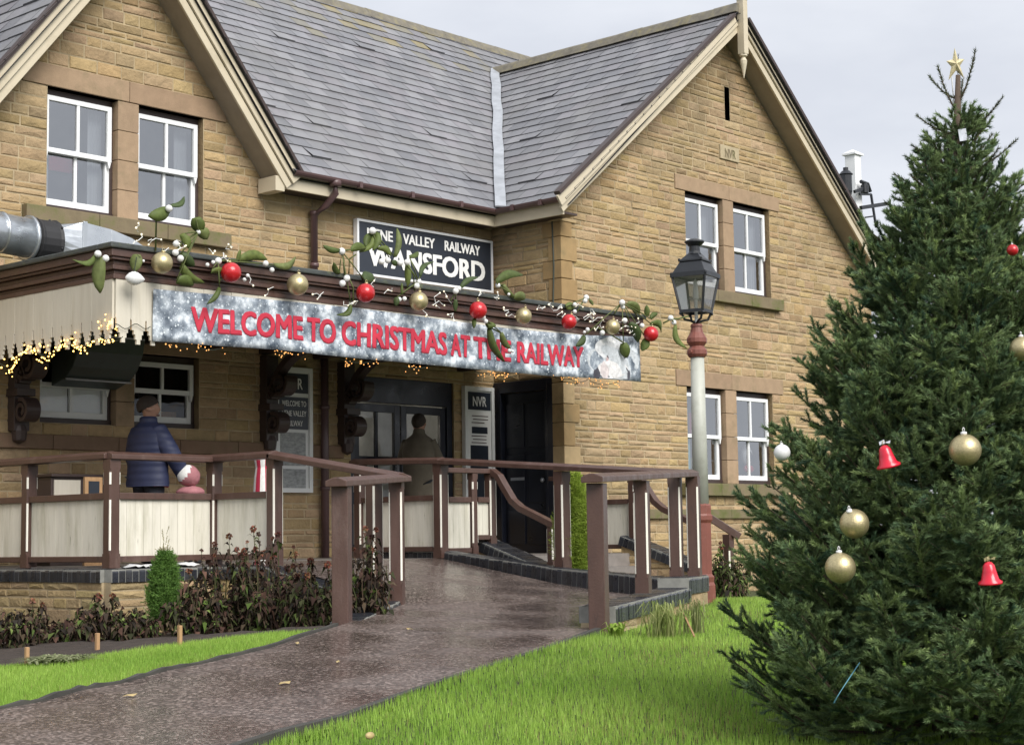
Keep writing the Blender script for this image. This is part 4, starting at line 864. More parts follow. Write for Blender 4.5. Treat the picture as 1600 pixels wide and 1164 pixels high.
toprail(F1, [(9.156, 15.95, .80), (9.156, 13.3, .80)]); toprail(F1, [(9.1, 13.3, .795), (10.38, 13.3, .79)]); toprail(F1, [(10.327, 13.36, .797), (10.327, 12.38, .795)]); toprail(F1, [(10.327, 12.42, .795), (10.327, 10.7, .53)]); toprail(F1, [(10.46, 10.83, .53), (8.78, 9.82, .435)])
F2 = thing('ramp_fence', 'brown timber fence right of the ramp, ending in a tall plain post by the lawn', 'fence', (13.43, 13.3, -.22))
TS = ((.12, .12),)
post(F2, 13.43, 13.3, -.22, .81, strips=TS, w=.125); post(F2, 13.43, 14.6, -.22, .86, strips=TW); post(F2, 13.32, 11.45, -.47, .66, R(-5), strips=((.26, .14),), w=.125)
post(F2, 12.93, 9.72, -.6, .54, R(24), strips=((.3, .1),)); post(F2, 13.05, 9.6, -.45, .54, R(24), strips=((.14, .1),)); post(F2, 11.35, 8.88, -.48, .45, R(24), strips=((.16, .1),)); post(F2, 10.06, 8.3, -.9, .395, R(24), strips=None, w=.13)
rails_panel(F2, (13.43, 14.6, 0), (13.43, 13.3, 0), .44, -.12)
toprail(F2, [(13.43, 14.7, .885), (13.43, 13.26, .845)]); toprail(F2, [(13.435, 13.36, .847), (13.32, 11.4, .70)]); toprail(F2, [(13.32, 11.46, .705), (13.02, 9.6, .565)]); toprail(F2, [(13.12, 9.68, .575), (9.93, 8.24, .43)])
F3 = thing('stair_fence', 'short panelled brown fence left of the entrance steps with a curved handrail sweeping down', 'fence', (14.27, 13.3, -.22))
post(F3, 13.98, 13.34, -.22, .74, strips=TW, w=.085); post(F3, 14.27, 13.34, -.1, .74, strips=((.12, .1),), w=.1)
rails_panel(F3, (13.5, 13.34, 0), (13.98, 13.34, 0), .42, -.14); rails_panel(F3, (13.98, 13.34, 0), (14.27, 13.34, 0), .42, .0, inset=.05)
mb = MB(); mb.beam((13.5, 13.34, .745), (14.24, 13.34, .745), .1, .055); mb.build('handrail', M['brown'], F3, bevel=.006)
def curve_rail(parent, x, ytop, ztop):
    prof = [(0, 0), (.06, .0), (.16, -.06), (.27, -.21), (.37, -.34), (.5, -.43), (.68, -.5), (.98, -.62)]
    mb = MB(); mb.sweep([(x, ytop-dy, ztop+dz) for dy, dz in prof], 0, 0, prof=[(-.05, -.04), (.05, -.04), (.05, .03), (-.05, .03)]); mb.build('curved_handrail', M['brown'], parent, bevel=.006)
curve_rail(F3, 14.27, 13.36, .745); post(F3, 14.27, 12.42, -.35, .13, strips=((.1, .05),), w=.09)
F4 = thing('stair_fence', 'panelled brown fence against the station corner with a curved handrail, seen through the ramp posts', 'fence', (16.88, 13.3, -.22))
post(F4, 16.88, 13.34, -.22, .74, strips=TW, w=.1); rails_panel(F4, (16.88, 14.68, 0), (16.88, 13.34, 0), .42, -.14); mb = MB(); mb.beam((16.88, 14.7, .745), (16.88, 13.3, .745), .1, .055); mb.build('handrail', M['brown'], F4, bevel=.006)
curve_rail(F4, 16.88, 13.36, .745); post(F4, 16.88, 12.42, -.35, .13, strips=((.1, .05),), w=.09)
F5 = thing('handrail', 'sloping brown handrail behind the red lamp post base', 'handrail', (17.6, 12.6, -.8))
a_, b_ = at(1106, 806, Y=12.6), at(1156, 838, Y=12.3)
mb = MB(); mb.sweep([a_, b_], 0, 0, prof=[(-.06, -.05), (.06, -.05), (.06, .04), (-.06, .04)]); mb.build('rail', M['brown'], F5, bevel=.006)
c_p = at(1138, 850, Y=12.4); post(F5, c_p.x, c_p.y, -.8, c_p.z+.12, strips=((.2, .2),), w=.1)

# ------------------------------------------------------------------ lamp post
LD = 17.1
lb = at(1098, 900, D=LD); lx, ly = lb.x, lb.y; zl = lambda py: at(1093, py, D=LD).z
lamp = thing('lamp_post', 'tall cream lamp post with red base and black four sided glass lantern', 'lamp post', (lx, ly, -.62))
mb = MB(); b0 = -.72; zr = zl(790)
mb.lathe([(.125, b0), (.125, -.5), (.11, -.47), (.118, -.42), (.095, -.39), (.095, zr-.17), (.112, zr-.14), (.112, zr-.1), (.1, zr-.08), (.1, zr), (.08, zr+.02)], (lx, ly, 0), 8, rot=.4); mb.build('base', M['redbrown'], lamp, bevel=.006)
mb = MB(); mb.lathe([(.08, zr), (.068, zl(556))], (lx, ly, 0), 16); mb.build('column', M['colgrey'], lamp, smooth=True)
z5, z4 = zl(557), zl(506)
mb = MB(); h = z4-z5; mb.lathe([(.08, z5-.01), (.1, z5+.02), (.1, z5+.06), (.07, z5+.1), (.1, z5+.14), (.1, z5+.18), (.065, z5+.24), (.052, z5+.3), (.065, z4-.03), (.052, z4)], (lx, ly, 0), 14); mb.tube([(lx-.12, ly, z5+.04), (lx+.13, ly, z5+.04)], .018, 8); mb.build('capital', M['redbrown'], lamp, bevel=.004)
zb, zt_, zc = zl(487), zl(432), zl(410)
mb = MB(); LA = R(58)
def sq(r, z): return [(lx+r*math.cos(LA+i*math.pi/2), ly+r*math.sin(LA+i*math.pi/2), z) for i in range(4)]
rb, rtp = .165, .25
lo, hi, cp = sq(rb, zb), sq(rtp, zt_), sq(.165, zc)
for i in range(4):
    mb.beam(lo[i], hi[i], .02, .02); mb.beam(lo[i], lo[(i+1) % 4], .03, .03); mb.beam(hi[i], hi[(i+1) % 4], .04, .035)
    mb.tube([lo[i], (lx+(lo[i][0]-lx)*.75, ly+(lo[i][1]-ly)*.75, zb-.08), (lx+(lo[i][0]-lx)*.35, ly+(lo[i][1]-ly)*.35, z4+.03), (lx, ly, z4)], .013, 6)
    mb.ball((lo[i][0], lo[i][1], zb-.02), .018, 8, 6); mb.ball((cp[i][0], cp[i][1], zc+.02), .016, 8, 6)
frame = mb.build('lantern_frame', M['black'], lamp)
mb = MB(); mb.hexa(sq(.27, zt_+.0), sq(.27, zt_+.03)); mb.hexa(sq(.245, zt_+.03), sq(.165, zc)); mb.hexa(sq(.18, zc), sq(.18, zc+.02)); mb.hexa(sq(.16, zc+.02), sq(.08, zc+.085)); mb.lathe([(.07, zc+.08), (.055, zc+.11), (.055, zc+.16), (.1, zc+.2), (.1, zc+.215), (.03, zc+.24)], (lx, ly, 0), 14); mb.build('hood', M['black'], frame, bevel=.004)
mb = MB()
for i in range(4): mb.face([lo[i], lo[(i+1) % 4], hi[(i+1) % 4], hi[i]])
mb.build('pane', M['lampglass'], frame)
mb = MB(); mb.lathe([(.018, z4), (.018, zb+.12), (.03, zb+.13), (.03, zb+.2), (.02, zb+.3), (.0, zb+.34)], (lx, ly, 0), 10); mb.build('burner', M['whitegrey'], frame)

# ------------------------------------------------------------------ signal post behind the gable
yS = 23.0; q = at(1333, 262, Y=yS); sp_ = thing('signal_post', 'white capped railway signal post with black lamps behind the right gable', 'signal post', (q.x, q.y, -.8))
sz = lambda py: at(1333, py, Y=yS).z; px_m = lambda p: p/FPX*q.dot(fw)
mb = MB(); wq = px_m(9); zt = sz(244); zb_ = -.9; mb.box(q.x-wq, q.x+wq, q.y-wq, q.y+wq, zb_, zt); mb.build('mast', M['white'], sp_, bevel=.01)
mb = MB(); mb.box(q.x-wq*1.35, q.x+wq*1.35, q.y-wq*1.35, q.y+wq*1.35, zt, zt+.05); w2 = wq*1.35; mb.mesh([(q.x-w2, q.y-w2, zt+.05), (q.x+w2, q.y-w2, zt+.05), (q.x+w2, q.y+w2, zt+.05), (q.x-w2, q.y+w2, zt+.05), (q.x, q.y, zt+.17)], [(0, 1, 4), (1, 2, 4), (2, 3, 4), (3, 0, 4)]); mb.build('cap', M['white'], sp_)
def spt(px, py): return at(px, py, Y=yS-.3)
mb = MB(); c = spt(1322, 285); r = px_m(9); mb.lathe([(r*.8, -r*2.4), (r, -r*1.6), (r, r*1.2), (r*1.25, r*1.3), (r*.7, r*1.9), (r*.45, r*2.0), (r*.45, r*2.5), (.01, r*2.6)], c, 14); mb.build('lamp', M['black'], sp_)
mb = MB(); c = spt(1351, 296); r = px_m(6); mb.lathe([(r, -r), (r, r), (r*.6, r*1.5), (r*.1, r*1.6)], c, 12); mb.beam(spt(1335, 300), spt(1355, 292), .06, .08); mb.tube([spt(1345, 284), spt(1356, 288), spt(1360, 300)], .05, 6); mb.build('lamp', M['black'], sp_)
mb = MB(); mb.beam(spt(1345, 325), spt(1390, 318), .08, .1); mb.build('signal_arm', M['black'], sp_)
mb = MB(); mb.beam(spt(1361, 304), spt(1369, 356), .05, .05); mb.beam(spt(1343, 304), spt(1361, 304), .05, .05); mb.beam(spt(1352, 340), spt(1366, 338), .04, .04); mb.build('ladder', M['black'], sp_)

# ------------------------------------------------------------------ duct on the canopy roof, extraction hood below
yD = 15.0; du = thing('ventilation_duct', 'shiny round metal ventilation duct with a black collar lying on the canopy roof', 'duct', (8.9, yD, 2.72))
def dp(px, py): return at(px, py, Y=yD)
ctr = dp(40, 372); rD = .2
mb = MB(); ax = (1, 0, 0)
x1 = dp(48, 370).x; mb.tube([(x1-1.6, yD+.0, ctr.z-.28), (x1-.9, yD, ctr.z-.02), (x1-.6, yD, ctr.z+.03), (x1-.02, yD, ctr.z)], rD, 20); mb.lathe([(rD+.012, 0), (rD+.03, .0), (rD+.03, .03), (rD+.012, .03)], (x1-.05, yD, ctr.z), 20, ax=ax)
mb.lathe([(rD+.01, 0), (rD+.012, .02)], (x1-.36, yD, ctr.z+.02), 20, ax=ax); mb.build('pipe', M['galv'], du, smooth=True)
mb = MB(); mb.lathe([(rD, 0), (rD+.03, .02), (rD+.015, .05), (rD+.015, .22), (rD+.03, .25), (rD, .27)], (x1, yD, ctr.z-.01), 20, ax=ax)
for t in (.5, 1.4, 2.6, 3.6, 4.6): mb.ball((x1+.24, yD+(rD+.02)*math.cos(t), ctr.z+(rD+.02)*math.sin(t)), .016, 6, 4)
mb.build('collar', M['rubber'], du, bevel=.004)
x2 = x1+.27; x3 = dp(110, 370).x; n = 24; vs = []; zc_ = ctr.z-.02
for i in range(n):
    t = 2*math.pi*i/n+math.pi/4; vs.append((x2, yD+rD*math.cos(t), zc_+rD*math.sin(t)))
for i in range(n):
    t = 2*math.pi*i/n+math.pi/4; cx, cy = math.cos(t), math.sin(t); k = .215/max(abs(cx), abs(cy)); vs.append((x3, yD+cx*k, zc_+cy*k))
mb = MB(); mb.mesh(vs, [(i, (i+1) % n, n+(i+1) % n, n+i) for i in range(n)])
x4 = dp(196, 380).x; y0, y1, z0, z1 = yD-.215, yD+.215, 2.722, zc_+.215
mb.hexa([(x3, y0, z0), (x3+.05, y0, z0), (x3+.05, y1, z0), (x3, y1, z0)], [(x3, y0-.02, z1+.01), (x3+.05, y0-.02, z1+.01), (x3+.05, y1, z1+.01), (x3, y1, z1+.01)])
top = [(x3+.05, z1), (x3+.35, z1-.03), (x3+.6, z1-.09), (x3+.8, z1-.18), (x4, z0+.05)]
for (a, za), (b, zb2) in zip(top[:-1], top[1:]): mb.hexa([(a, y0, z0), (b, y0, z0), (b, y1, z0), (a, y1, z0)], [(a, y0, za), (b, y0, zb2), (b, y1, zb2), (a, y1, za)])
mb.beam((x3+.3, y0-.006, z0+.12), (x3+.62, y0-.006, z0+.12), .012, .02); mb.beam((x3+.3, y0-.006, z0), (x3+.3, y0-.006, z0+.13), .012, .02)
mb.build('transition_box', M['galv'], du, bevel=.004)
hd = thing('extraction_hood', 'curved dark green hood sheltering the ticket window under the canopy', 'hood', (10.6, YM-.3, 1.75))
prof = [(YM-.02, 2.38), (YM-.5, 2.38), (YM-.56, 2.2), (YM-.52, 2.02), (YM-.42, 1.86), (YM-.28, 1.75), (YM-.02, 1.68)]
hx0, hx1 = at(120, 560, Y=YM-.5).x, at(222, 560, Y=YM-.5).x
mb = MB(); mb.prism([(hx0, y, z) for y, z in prof], (hx1-hx0, 0, 0)); mb.build('hood_shell', M['hoodgreen'], hd, bevel=.01)
for tb_ in ([(hx0+.05, YM-.57, 2.2), (hx1-.02, YM-.57, 2.19)], [(hx0, YM-.3, 1.74), (hx1, YM-.3, 1.74)]): mb = MB(); mb.tube(tb_, .012, 6); mb.build('trim_bar', M['lead'], hd)

# ------------------------------------------------------------------ decorations on the canopy
def on_front(px, py, dy=0): return at(px, py, Y=YC-.14-dy)
def bauble(px, py, rpx, m, label, group, P=None, cap='gold', tilt=None):
    c = P if P is not None else on_front(px, py, .08); r = rpx/FPX*c.dot(fw)
    o = thing('bauble', label, 'bauble', c, group); mb = MB(); mb.ball(c, r, 28, 20); mb.build('ball', M[m], o, smooth=True)
    ax = Vector(tilt or (rng.uniform(-.3, .3), rng.uniform(-.3, 0), 1)).normalized(); mb = MB(); mb.lathe([(r*.2, 0), (r*.2, r*.16), (r*.08, r*.2)], c+ax*r*.96, 10, ax=ax)
    mb.tube([c+ax*r*1.12+Vector((r*.12*math.cos(t), 0, r*.14*(1+math.sin(t)))) for t in [i*math.pi/5-math.pi/2 for i in range(11)]], r*.03, 5); mb.build('cap', M[cap], o, smooth=True)
    return o
GB = 'baubles strung along the canopy garland'
for px, py, r, m, lab in ((253, 411, 17, 'gold', 'large gold bauble at the left end of the canopy garland'), (361, 426, 16, 'redball', 'red bauble on the garland above the start of WELCOME, leftmost red one'),
    (465, 445, 17, 'gold', 'gold bauble on the canopy edge above the last letters of WELCOME'), (571, 458, 15, 'redball', 'red bauble on the garland below the left end of the station sign'),
    (654, 471, 15, 'gold', 'gold bauble under the middle of the station sign, above the word CHRISTMAS'), (747, 485, 14, 'redball', 'red bauble hanging above the word AT, under the right end of the sign'),
    (818, 494, 13, 'gold', 'gold bauble on the canopy edge above the first letter of RAILWAY'), (889, 503, 12, 'redball', 'red bauble on the garland above the end of RAILWAY'),
    (957, 511, 12, 'gold', 'smallest pale gold bauble over the bearded figure on the banner'), (1017, 522, 12, 'redball', 'red bauble hanging at the far right end of the canopy garland')):
    bauble(px, py, r, m, lab, GB)
wb = on_front(208, 435, .04); o = thing('bauble', 'white spiral striped bauble under the left corner of the canopy garland', 'bauble', wb, GB)
mb = MB(); ax = Vector((.9, -.3, -.05)).normalized(); r = 13/FPX*wb.dot(fw); prof = []
for i in range(25): t = i/24; rr = r*math.sin(math.pi*min(1, t*1.0))**.7*(1-.35*t) if 0 < t < 1 else .004; prof.append((max(.004, rr*(1+.04*math.sin(t*44))), (t-.4)*2.4*r))
mb.lathe(prof, wb, 20, ax=ax); mb.build('ball', M['whiteball'], o, smooth=True); mb = MB(); mb.tube([wb, wb+Vector((.03, -.01, .2))], .004, 5); mb.build('hanger', M['wiredark'], o)

LG = [(.085, .115, .028), (.11, .14, .035), (.065, .09, .022), (.125, .15, .05), (.05, .075, .025)]
def blade(mb, a, b, w, bend=.0, col=None, twist=0, n=6):
    """leathery oval leaf from a to b"""
    a, b = Vector(a), Vector(b); d = b-a; L_ = d.length; dn = d/L_; s = dn.cross(fw); s = s.normalized() if s.length > .05 else rt.copy(); nn = dn.cross(s).normalized(); vs = []
    for i in range(n+1):
        t = i/n; ww = w*(.16+.84*math.sin(math.pi*min(.93, t*.86+.12))**.8)*(.25 if t == 1 else 1); c = a+d*t+s*bend*math.sin(math.pi*t)*L_-nn*.12*L_*t*t; q = s*math.cos(twist*t)+nn*math.sin(twist*t)
        vs += [c-q*ww/2, c+nn*ww*.07, c+q*ww/2]
    mb.mesh(vs, [(i*3+j, i*3+j+1, (i+1)*3+j+1, (i+1)*3+j) for i in range(n) for j in range(2)], col or rng.choice(LG))
def sprig(label, leaves, berries, stems=(), plane=on_front):
    q = plane(*(berries[0][:2] if berries else leaves[0][:2])); o = thing('mistletoe_sprig', label, 'mistletoe sprig', q, 'artificial mistletoe sprigs along the canopy edge'); k = q.dot(fw)/FPX
    for x0, y0, x1, y1, w, *bd in leaves:
        mb = MB(); blade(mb, plane(x0, y0, rng.uniform(0, .05)), plane(x1, y1, rng.uniform(0, .08)), w*k*1.05, bd[0] if bd else rng.uniform(-.15, .15), twist=rng.uniform(-.6, .6)); l = mb.build('leaf', M['leaf'], o, smooth=True); sm = l.modifiers.new('thick', 'SOLIDIFY'); sm.thickness = .006
    for x, y, r in berries:
        mb = MB(); mb.ball(plane(x, y, rng.uniform(.02, .07)), r*k*.82, 12, 9); mb.build('berry', M['berry'], o, smooth=True)
    mb = MB()
    for st in stems: mb.tube([plane(x, y, .01*i) for i, (x, y) in enumerate(st)], .009, 6, (.1, .12, .04))
    bx, by = (berries[0][:2] if berries else leaves[0][:2])
    for x0, y0, *_ in leaves: mb.tube([plane(x0, y0, .02), plane((x0+bx)/2, (y0+by)/2-1, .05), plane(bx, by, .03)], .007, 5, (.1, .12, .04))
    if mb.v: mb.build('stem', M['leaf'], o, smooth=True)
    return o
sprig('mistletoe sprig with two white berries and one long hanging leaf at the left canopy corner', [(150, 397, 117, 404, 9, .25), (158, 402, 155, 457, 20, -.05)], [(153, 397, 7), (165, 404, 7)])
sprig('single round mistletoe leaf beside the white striped bauble', [(214, 398, 211, 423, 19, 0)], [(224, 408, 3)])
sprig('mistletoe sprig standing tall with one berry in front of the upstairs window', [(262, 328, 234, 336, 20, .1), (266, 322, 289, 306, 9, -.2)], [(264, 326, 7)], [((243, 392), (244, 345), (254, 332))])
sprig('mistletoe sprig of pale leaves rising at the right corner of the upstairs window', [(306, 340, 313, 364, 21, 0), (310, 358, 324, 374, 18, .1), (284, 366, 294, 388, 13, .1), (281, 398, 304, 416, 18, 0), (283, 414, 320, 443, 15, -.15), (276, 438, 304, 446, 17, .1)], [(310, 363, 4.5), (275, 381, 6), (274, 395, 6.5), (282, 404, 6.5)], [((274, 395), (285, 378), (308, 364))])
sprig('mistletoe sprig with dark drooping leaf around the leftmost red bauble', [(330, 424, 354, 432, 11, .15), (373, 406, 421, 405, 16, .12), (428, 414, 464, 400, 11, -.2), (371, 408, 375, 390, 6, 0), (343, 450, 324, 473, 8, .1)], [(341, 408, 7), (324, 414, 4), (333, 410, 4), (415, 412, 6), (425, 422, 5), (387, 431, 4), (382, 437, 4)], [((343, 450), (343, 438), (352, 430))])
sprig('mistletoe sprig with outstretched leaves left of the station sign', [(531, 392, 506, 384, 9, .1), (548, 390, 575, 388, 13, .1), (572, 388, 588, 362, 11, .2), (530, 428, 522, 412, 9, .1), (568, 436, 584, 428, 20, 0), (548, 474, 527, 491, 9, .3)], [(534, 393, 7), (542, 435, 6.5), (535, 443, 6.5)], [((538, 430), (537, 405), (534, 394)), ((545, 428), (546, 405), (556, 398)), ((552, 470), (552, 450), (546, 436))])
sprig('mistletoe sprig with upright leaves across the first letters of the station sign', [(590, 364, 583, 390, 12, .1), (617, 402, 620, 356, 9, -.1), (590, 388, 612, 401, 10, .2), (612, 409, 623, 414, 9, 0), (584, 366, 562, 392, 8, .2)], [(582, 361, 7), (596, 409, 6), (606, 407, 6), (625, 411, 6), (636, 410, 6)])
sprig('mistletoe sprig with a long hanging leaf before the middle letters of the station sign', [(636, 414, 636, 449, 10, .05), (640, 402, 655, 392, 8, -.1), (656, 432, 679, 407, 8, .15), (620, 465, 619, 478, 9, 0), (628, 460, 628, 442, 4, 0)], [(654, 440, 6), (651, 447, 6), (632, 467, 4.5), (624, 468, 4.5)], [((648, 455), (646, 430), (638, 412))])
sprig('mistletoe sprig with one large berry below the last letter of the station sign', [(719, 450, 749, 432, 9, .1), (712, 468, 711, 487, 7, 0)], [(712, 455, 6), (717, 451, 5)], [((704, 470), (709, 462), (713, 455))])
sprig('mistletoe sprig with broad green leaf against the stone wall right of the sign', [(775, 441, 822, 428, 14, .1), (786, 445, 806, 466, 9, -.1), (803, 463, 823, 470, 15, .1)], [(778, 446, 5), (795, 460, 3)], [((775, 443), (792, 450), (806, 466))])
sprig('mistletoe sprig whose long leaf hangs down over the banner word THE', [(760, 510, 775, 509, 9, .1), (764, 512, 789, 566, 12, -.1), (783, 520, 799, 547, 10, -.1), (741, 498, 741, 512, 7, 0)], [(755, 496, 5), (759, 502, 4.5), (796, 548, 4), (801, 549, 3)], [((753, 494), (763, 510), (782, 520))])
sprig('mistletoe sprig of two berries rising above the canopy by the wing corner', [(884, 480, 899, 476, 12, 0), (921, 468, 927, 477, 5, 0)], [(916, 465, 5.5), (914, 470, 5), (898, 476, 4), (898, 487, 4)], [((902, 487), (909, 474), (916, 466))])
sprig('leafy mistletoe sprig with berries at the right end of the banner', [(979, 474, 1001, 492, 14, .12), (1011, 494, 1011, 477, 9, 0), (1016, 498, 1028, 489, 8, .1), (984, 504, 998, 536, 15, .1), (1016, 505, 1036, 521, 11, .2), (1010, 530, 1004, 548, 14, .05), (974, 536, 979, 559, 16, 0), (913, 525, 901, 539, 10, .1)], [(972, 473, 6), (973, 480, 4.5), (976, 501, 5.5), (1003, 509, 5), (941, 520, 5), (918, 515, 4), (913, 519, 3)], [((960, 490), (968, 478), (973, 474)), ((1000, 500), (985, 480), (976, 476)), ((930, 510), (950, 520), (975, 536))])
def lamp_plane(px, py, dy=0): return at(px, py, D=LD-.35-dy)
sprig('mistletoe sprig with one hanging leaf caught on the lamp post bracket', [(1055, 508, 1073, 544, 9, -.2)], [(1048, 497, 5.5), (1053, 504, 5)], [((1076, 494), (1060, 498), (1048, 499), (1036, 505))], plane=lamp_plane)

def light_string(name, label, wires, bulbs, wm, bm, r, group=None, stuff=True):
    o = thing(name, label, 'string lights', wires[0][0]); mb = MB()
    for w_ in wires: mb = MB(); mb.tube(w_, .004, 4); mb.build('wire', M[wm], o)
    mb = MB()
    for b in bulbs: mb.ball(b, r*rng.uniform(.8, 1.25), 6, 5)
    bb = mb.build('bulbs', M[bm], o)
    if stuff: bb['kind'] = 'stuff'
    return o
# warm lights along the left end of the valance
def side(px, py): return at(px, py, X=XL-.05)
def swag(x): return 560-.215*x+10*abs(math.sin(x*.043+.9))+6*math.sin(x*.11)
bl = []; wr = [[side(x, swag(x)) for x in range(0, 196, 6)]]
for i in range(95):
    x = rng.uniform(0, 190); k = abs(math.sin(x*.052+1.1)); y = swag(x)+4+rng.gauss(0, 4.5)*(.4+k)-4*(1-k); bl.append(side(x, y)+Vector((rng.uniform(-.04, 0), 0, 0)))
for (cx, cy, n) in ((20, 565, 8), (55, 546, 12), (165, 505, 8), (180, 508, 8), (130, 542, 8), (110, 527, 6)): bl += [side(cx+rng.gauss(0, 8), cy+rng.gauss(0, 5)) for _ in range(n)]
light_string('fairy_lights', 'bright warm fairy lights draped along the notched left end of the canopy', wr, bl, 'wiredark', 'bulbwarm', .0075)
bl = [at(x+rng.gauss(0, sx), y+rng.gauss(0, 5), Y=YC+.05) for x, y, sx, n in ((192, 512, 5, 8), (216, 512, 5, 6)) for _ in range(n)]
light_string('fairy_lights', 'small cluster of warm fairy lights at the canopy corner beside the banner', [[at(x, 510+4*math.sin(x*.2), Y=YC-.05) for x in range(180, 240, 5)]], bl, 'wiredark', 'bulbwarm', .008)
bl = []; wr = []
for cx, cy, sx, n in ((285, 541, 18, 22), (330, 546, 14, 16), (455, 553, 16, 26), (563, 566, 18, 40), (650, 575, 14, 20), (772, 585, 18, 34), (795, 588, 10, 14), (885, 592, 14, 24), (905, 596, 10, 14), (945, 600, 14, 26)):
    wr.append([at(cx+sx*1.7*t, cy-5+6*(1-t*t), Y=YC-.02) for t in (-1, -.6, -.2, .2, .6, 1)])
    bl += [at(cx+rng.uniform(-1.6, 1.6)*sx, cy+rng.gauss(0, 4.0)-1, Y=YC-.01-rng.uniform(0, .05)) for _ in range(n*2//3)]
light_string('fairy_lights', 'dim amber fairy lights peeping out below the bottom edge of the banner', wr, bl, 'wiredark', 'bulbsoft', .0065)
wr = []; bl = []
for cx, cy, rx, ry, n in ((230, 375, 28, 14, 7), (295, 392, 40, 16, 7), (338, 398, 22, 10, 6), (420, 440, 30, 14, 5), (480, 452, 26, 10, 5), (545, 466, 20, 12, 5), (600, 450, 20, 12, 4), (670, 480, 22, 8, 6), (706, 478, 10, 14, 5), (765, 474, 16, 16, 5), (808, 482, 18, 10, 5), (858, 488, 22, 8, 9), (905, 490, 18, 14, 9), (935, 505, 22, 12, 10), (980, 515, 20, 14, 8)):
    for _ in range((n+2)//2-1):
        x, y = cx+rng.uniform(-rx, rx), cy+rng.uniform(-ry, ry); pts = [on_front(x, y, 0)]
        for k in range(5): x += rng.uniform(-7, 9); y += rng.uniform(-7, 7); pts.append(on_front(x, y, rng.uniform(0, .07)))
        wr.append(pts); bl.append(pts[-1]); bl.append(pts[2])
light_string('fairy_lights', 'white wire fairy lights with a faint added glow tangled along the brown canopy cornice', wr, bl, 'wirewhite', 'bulbclear', .0095)

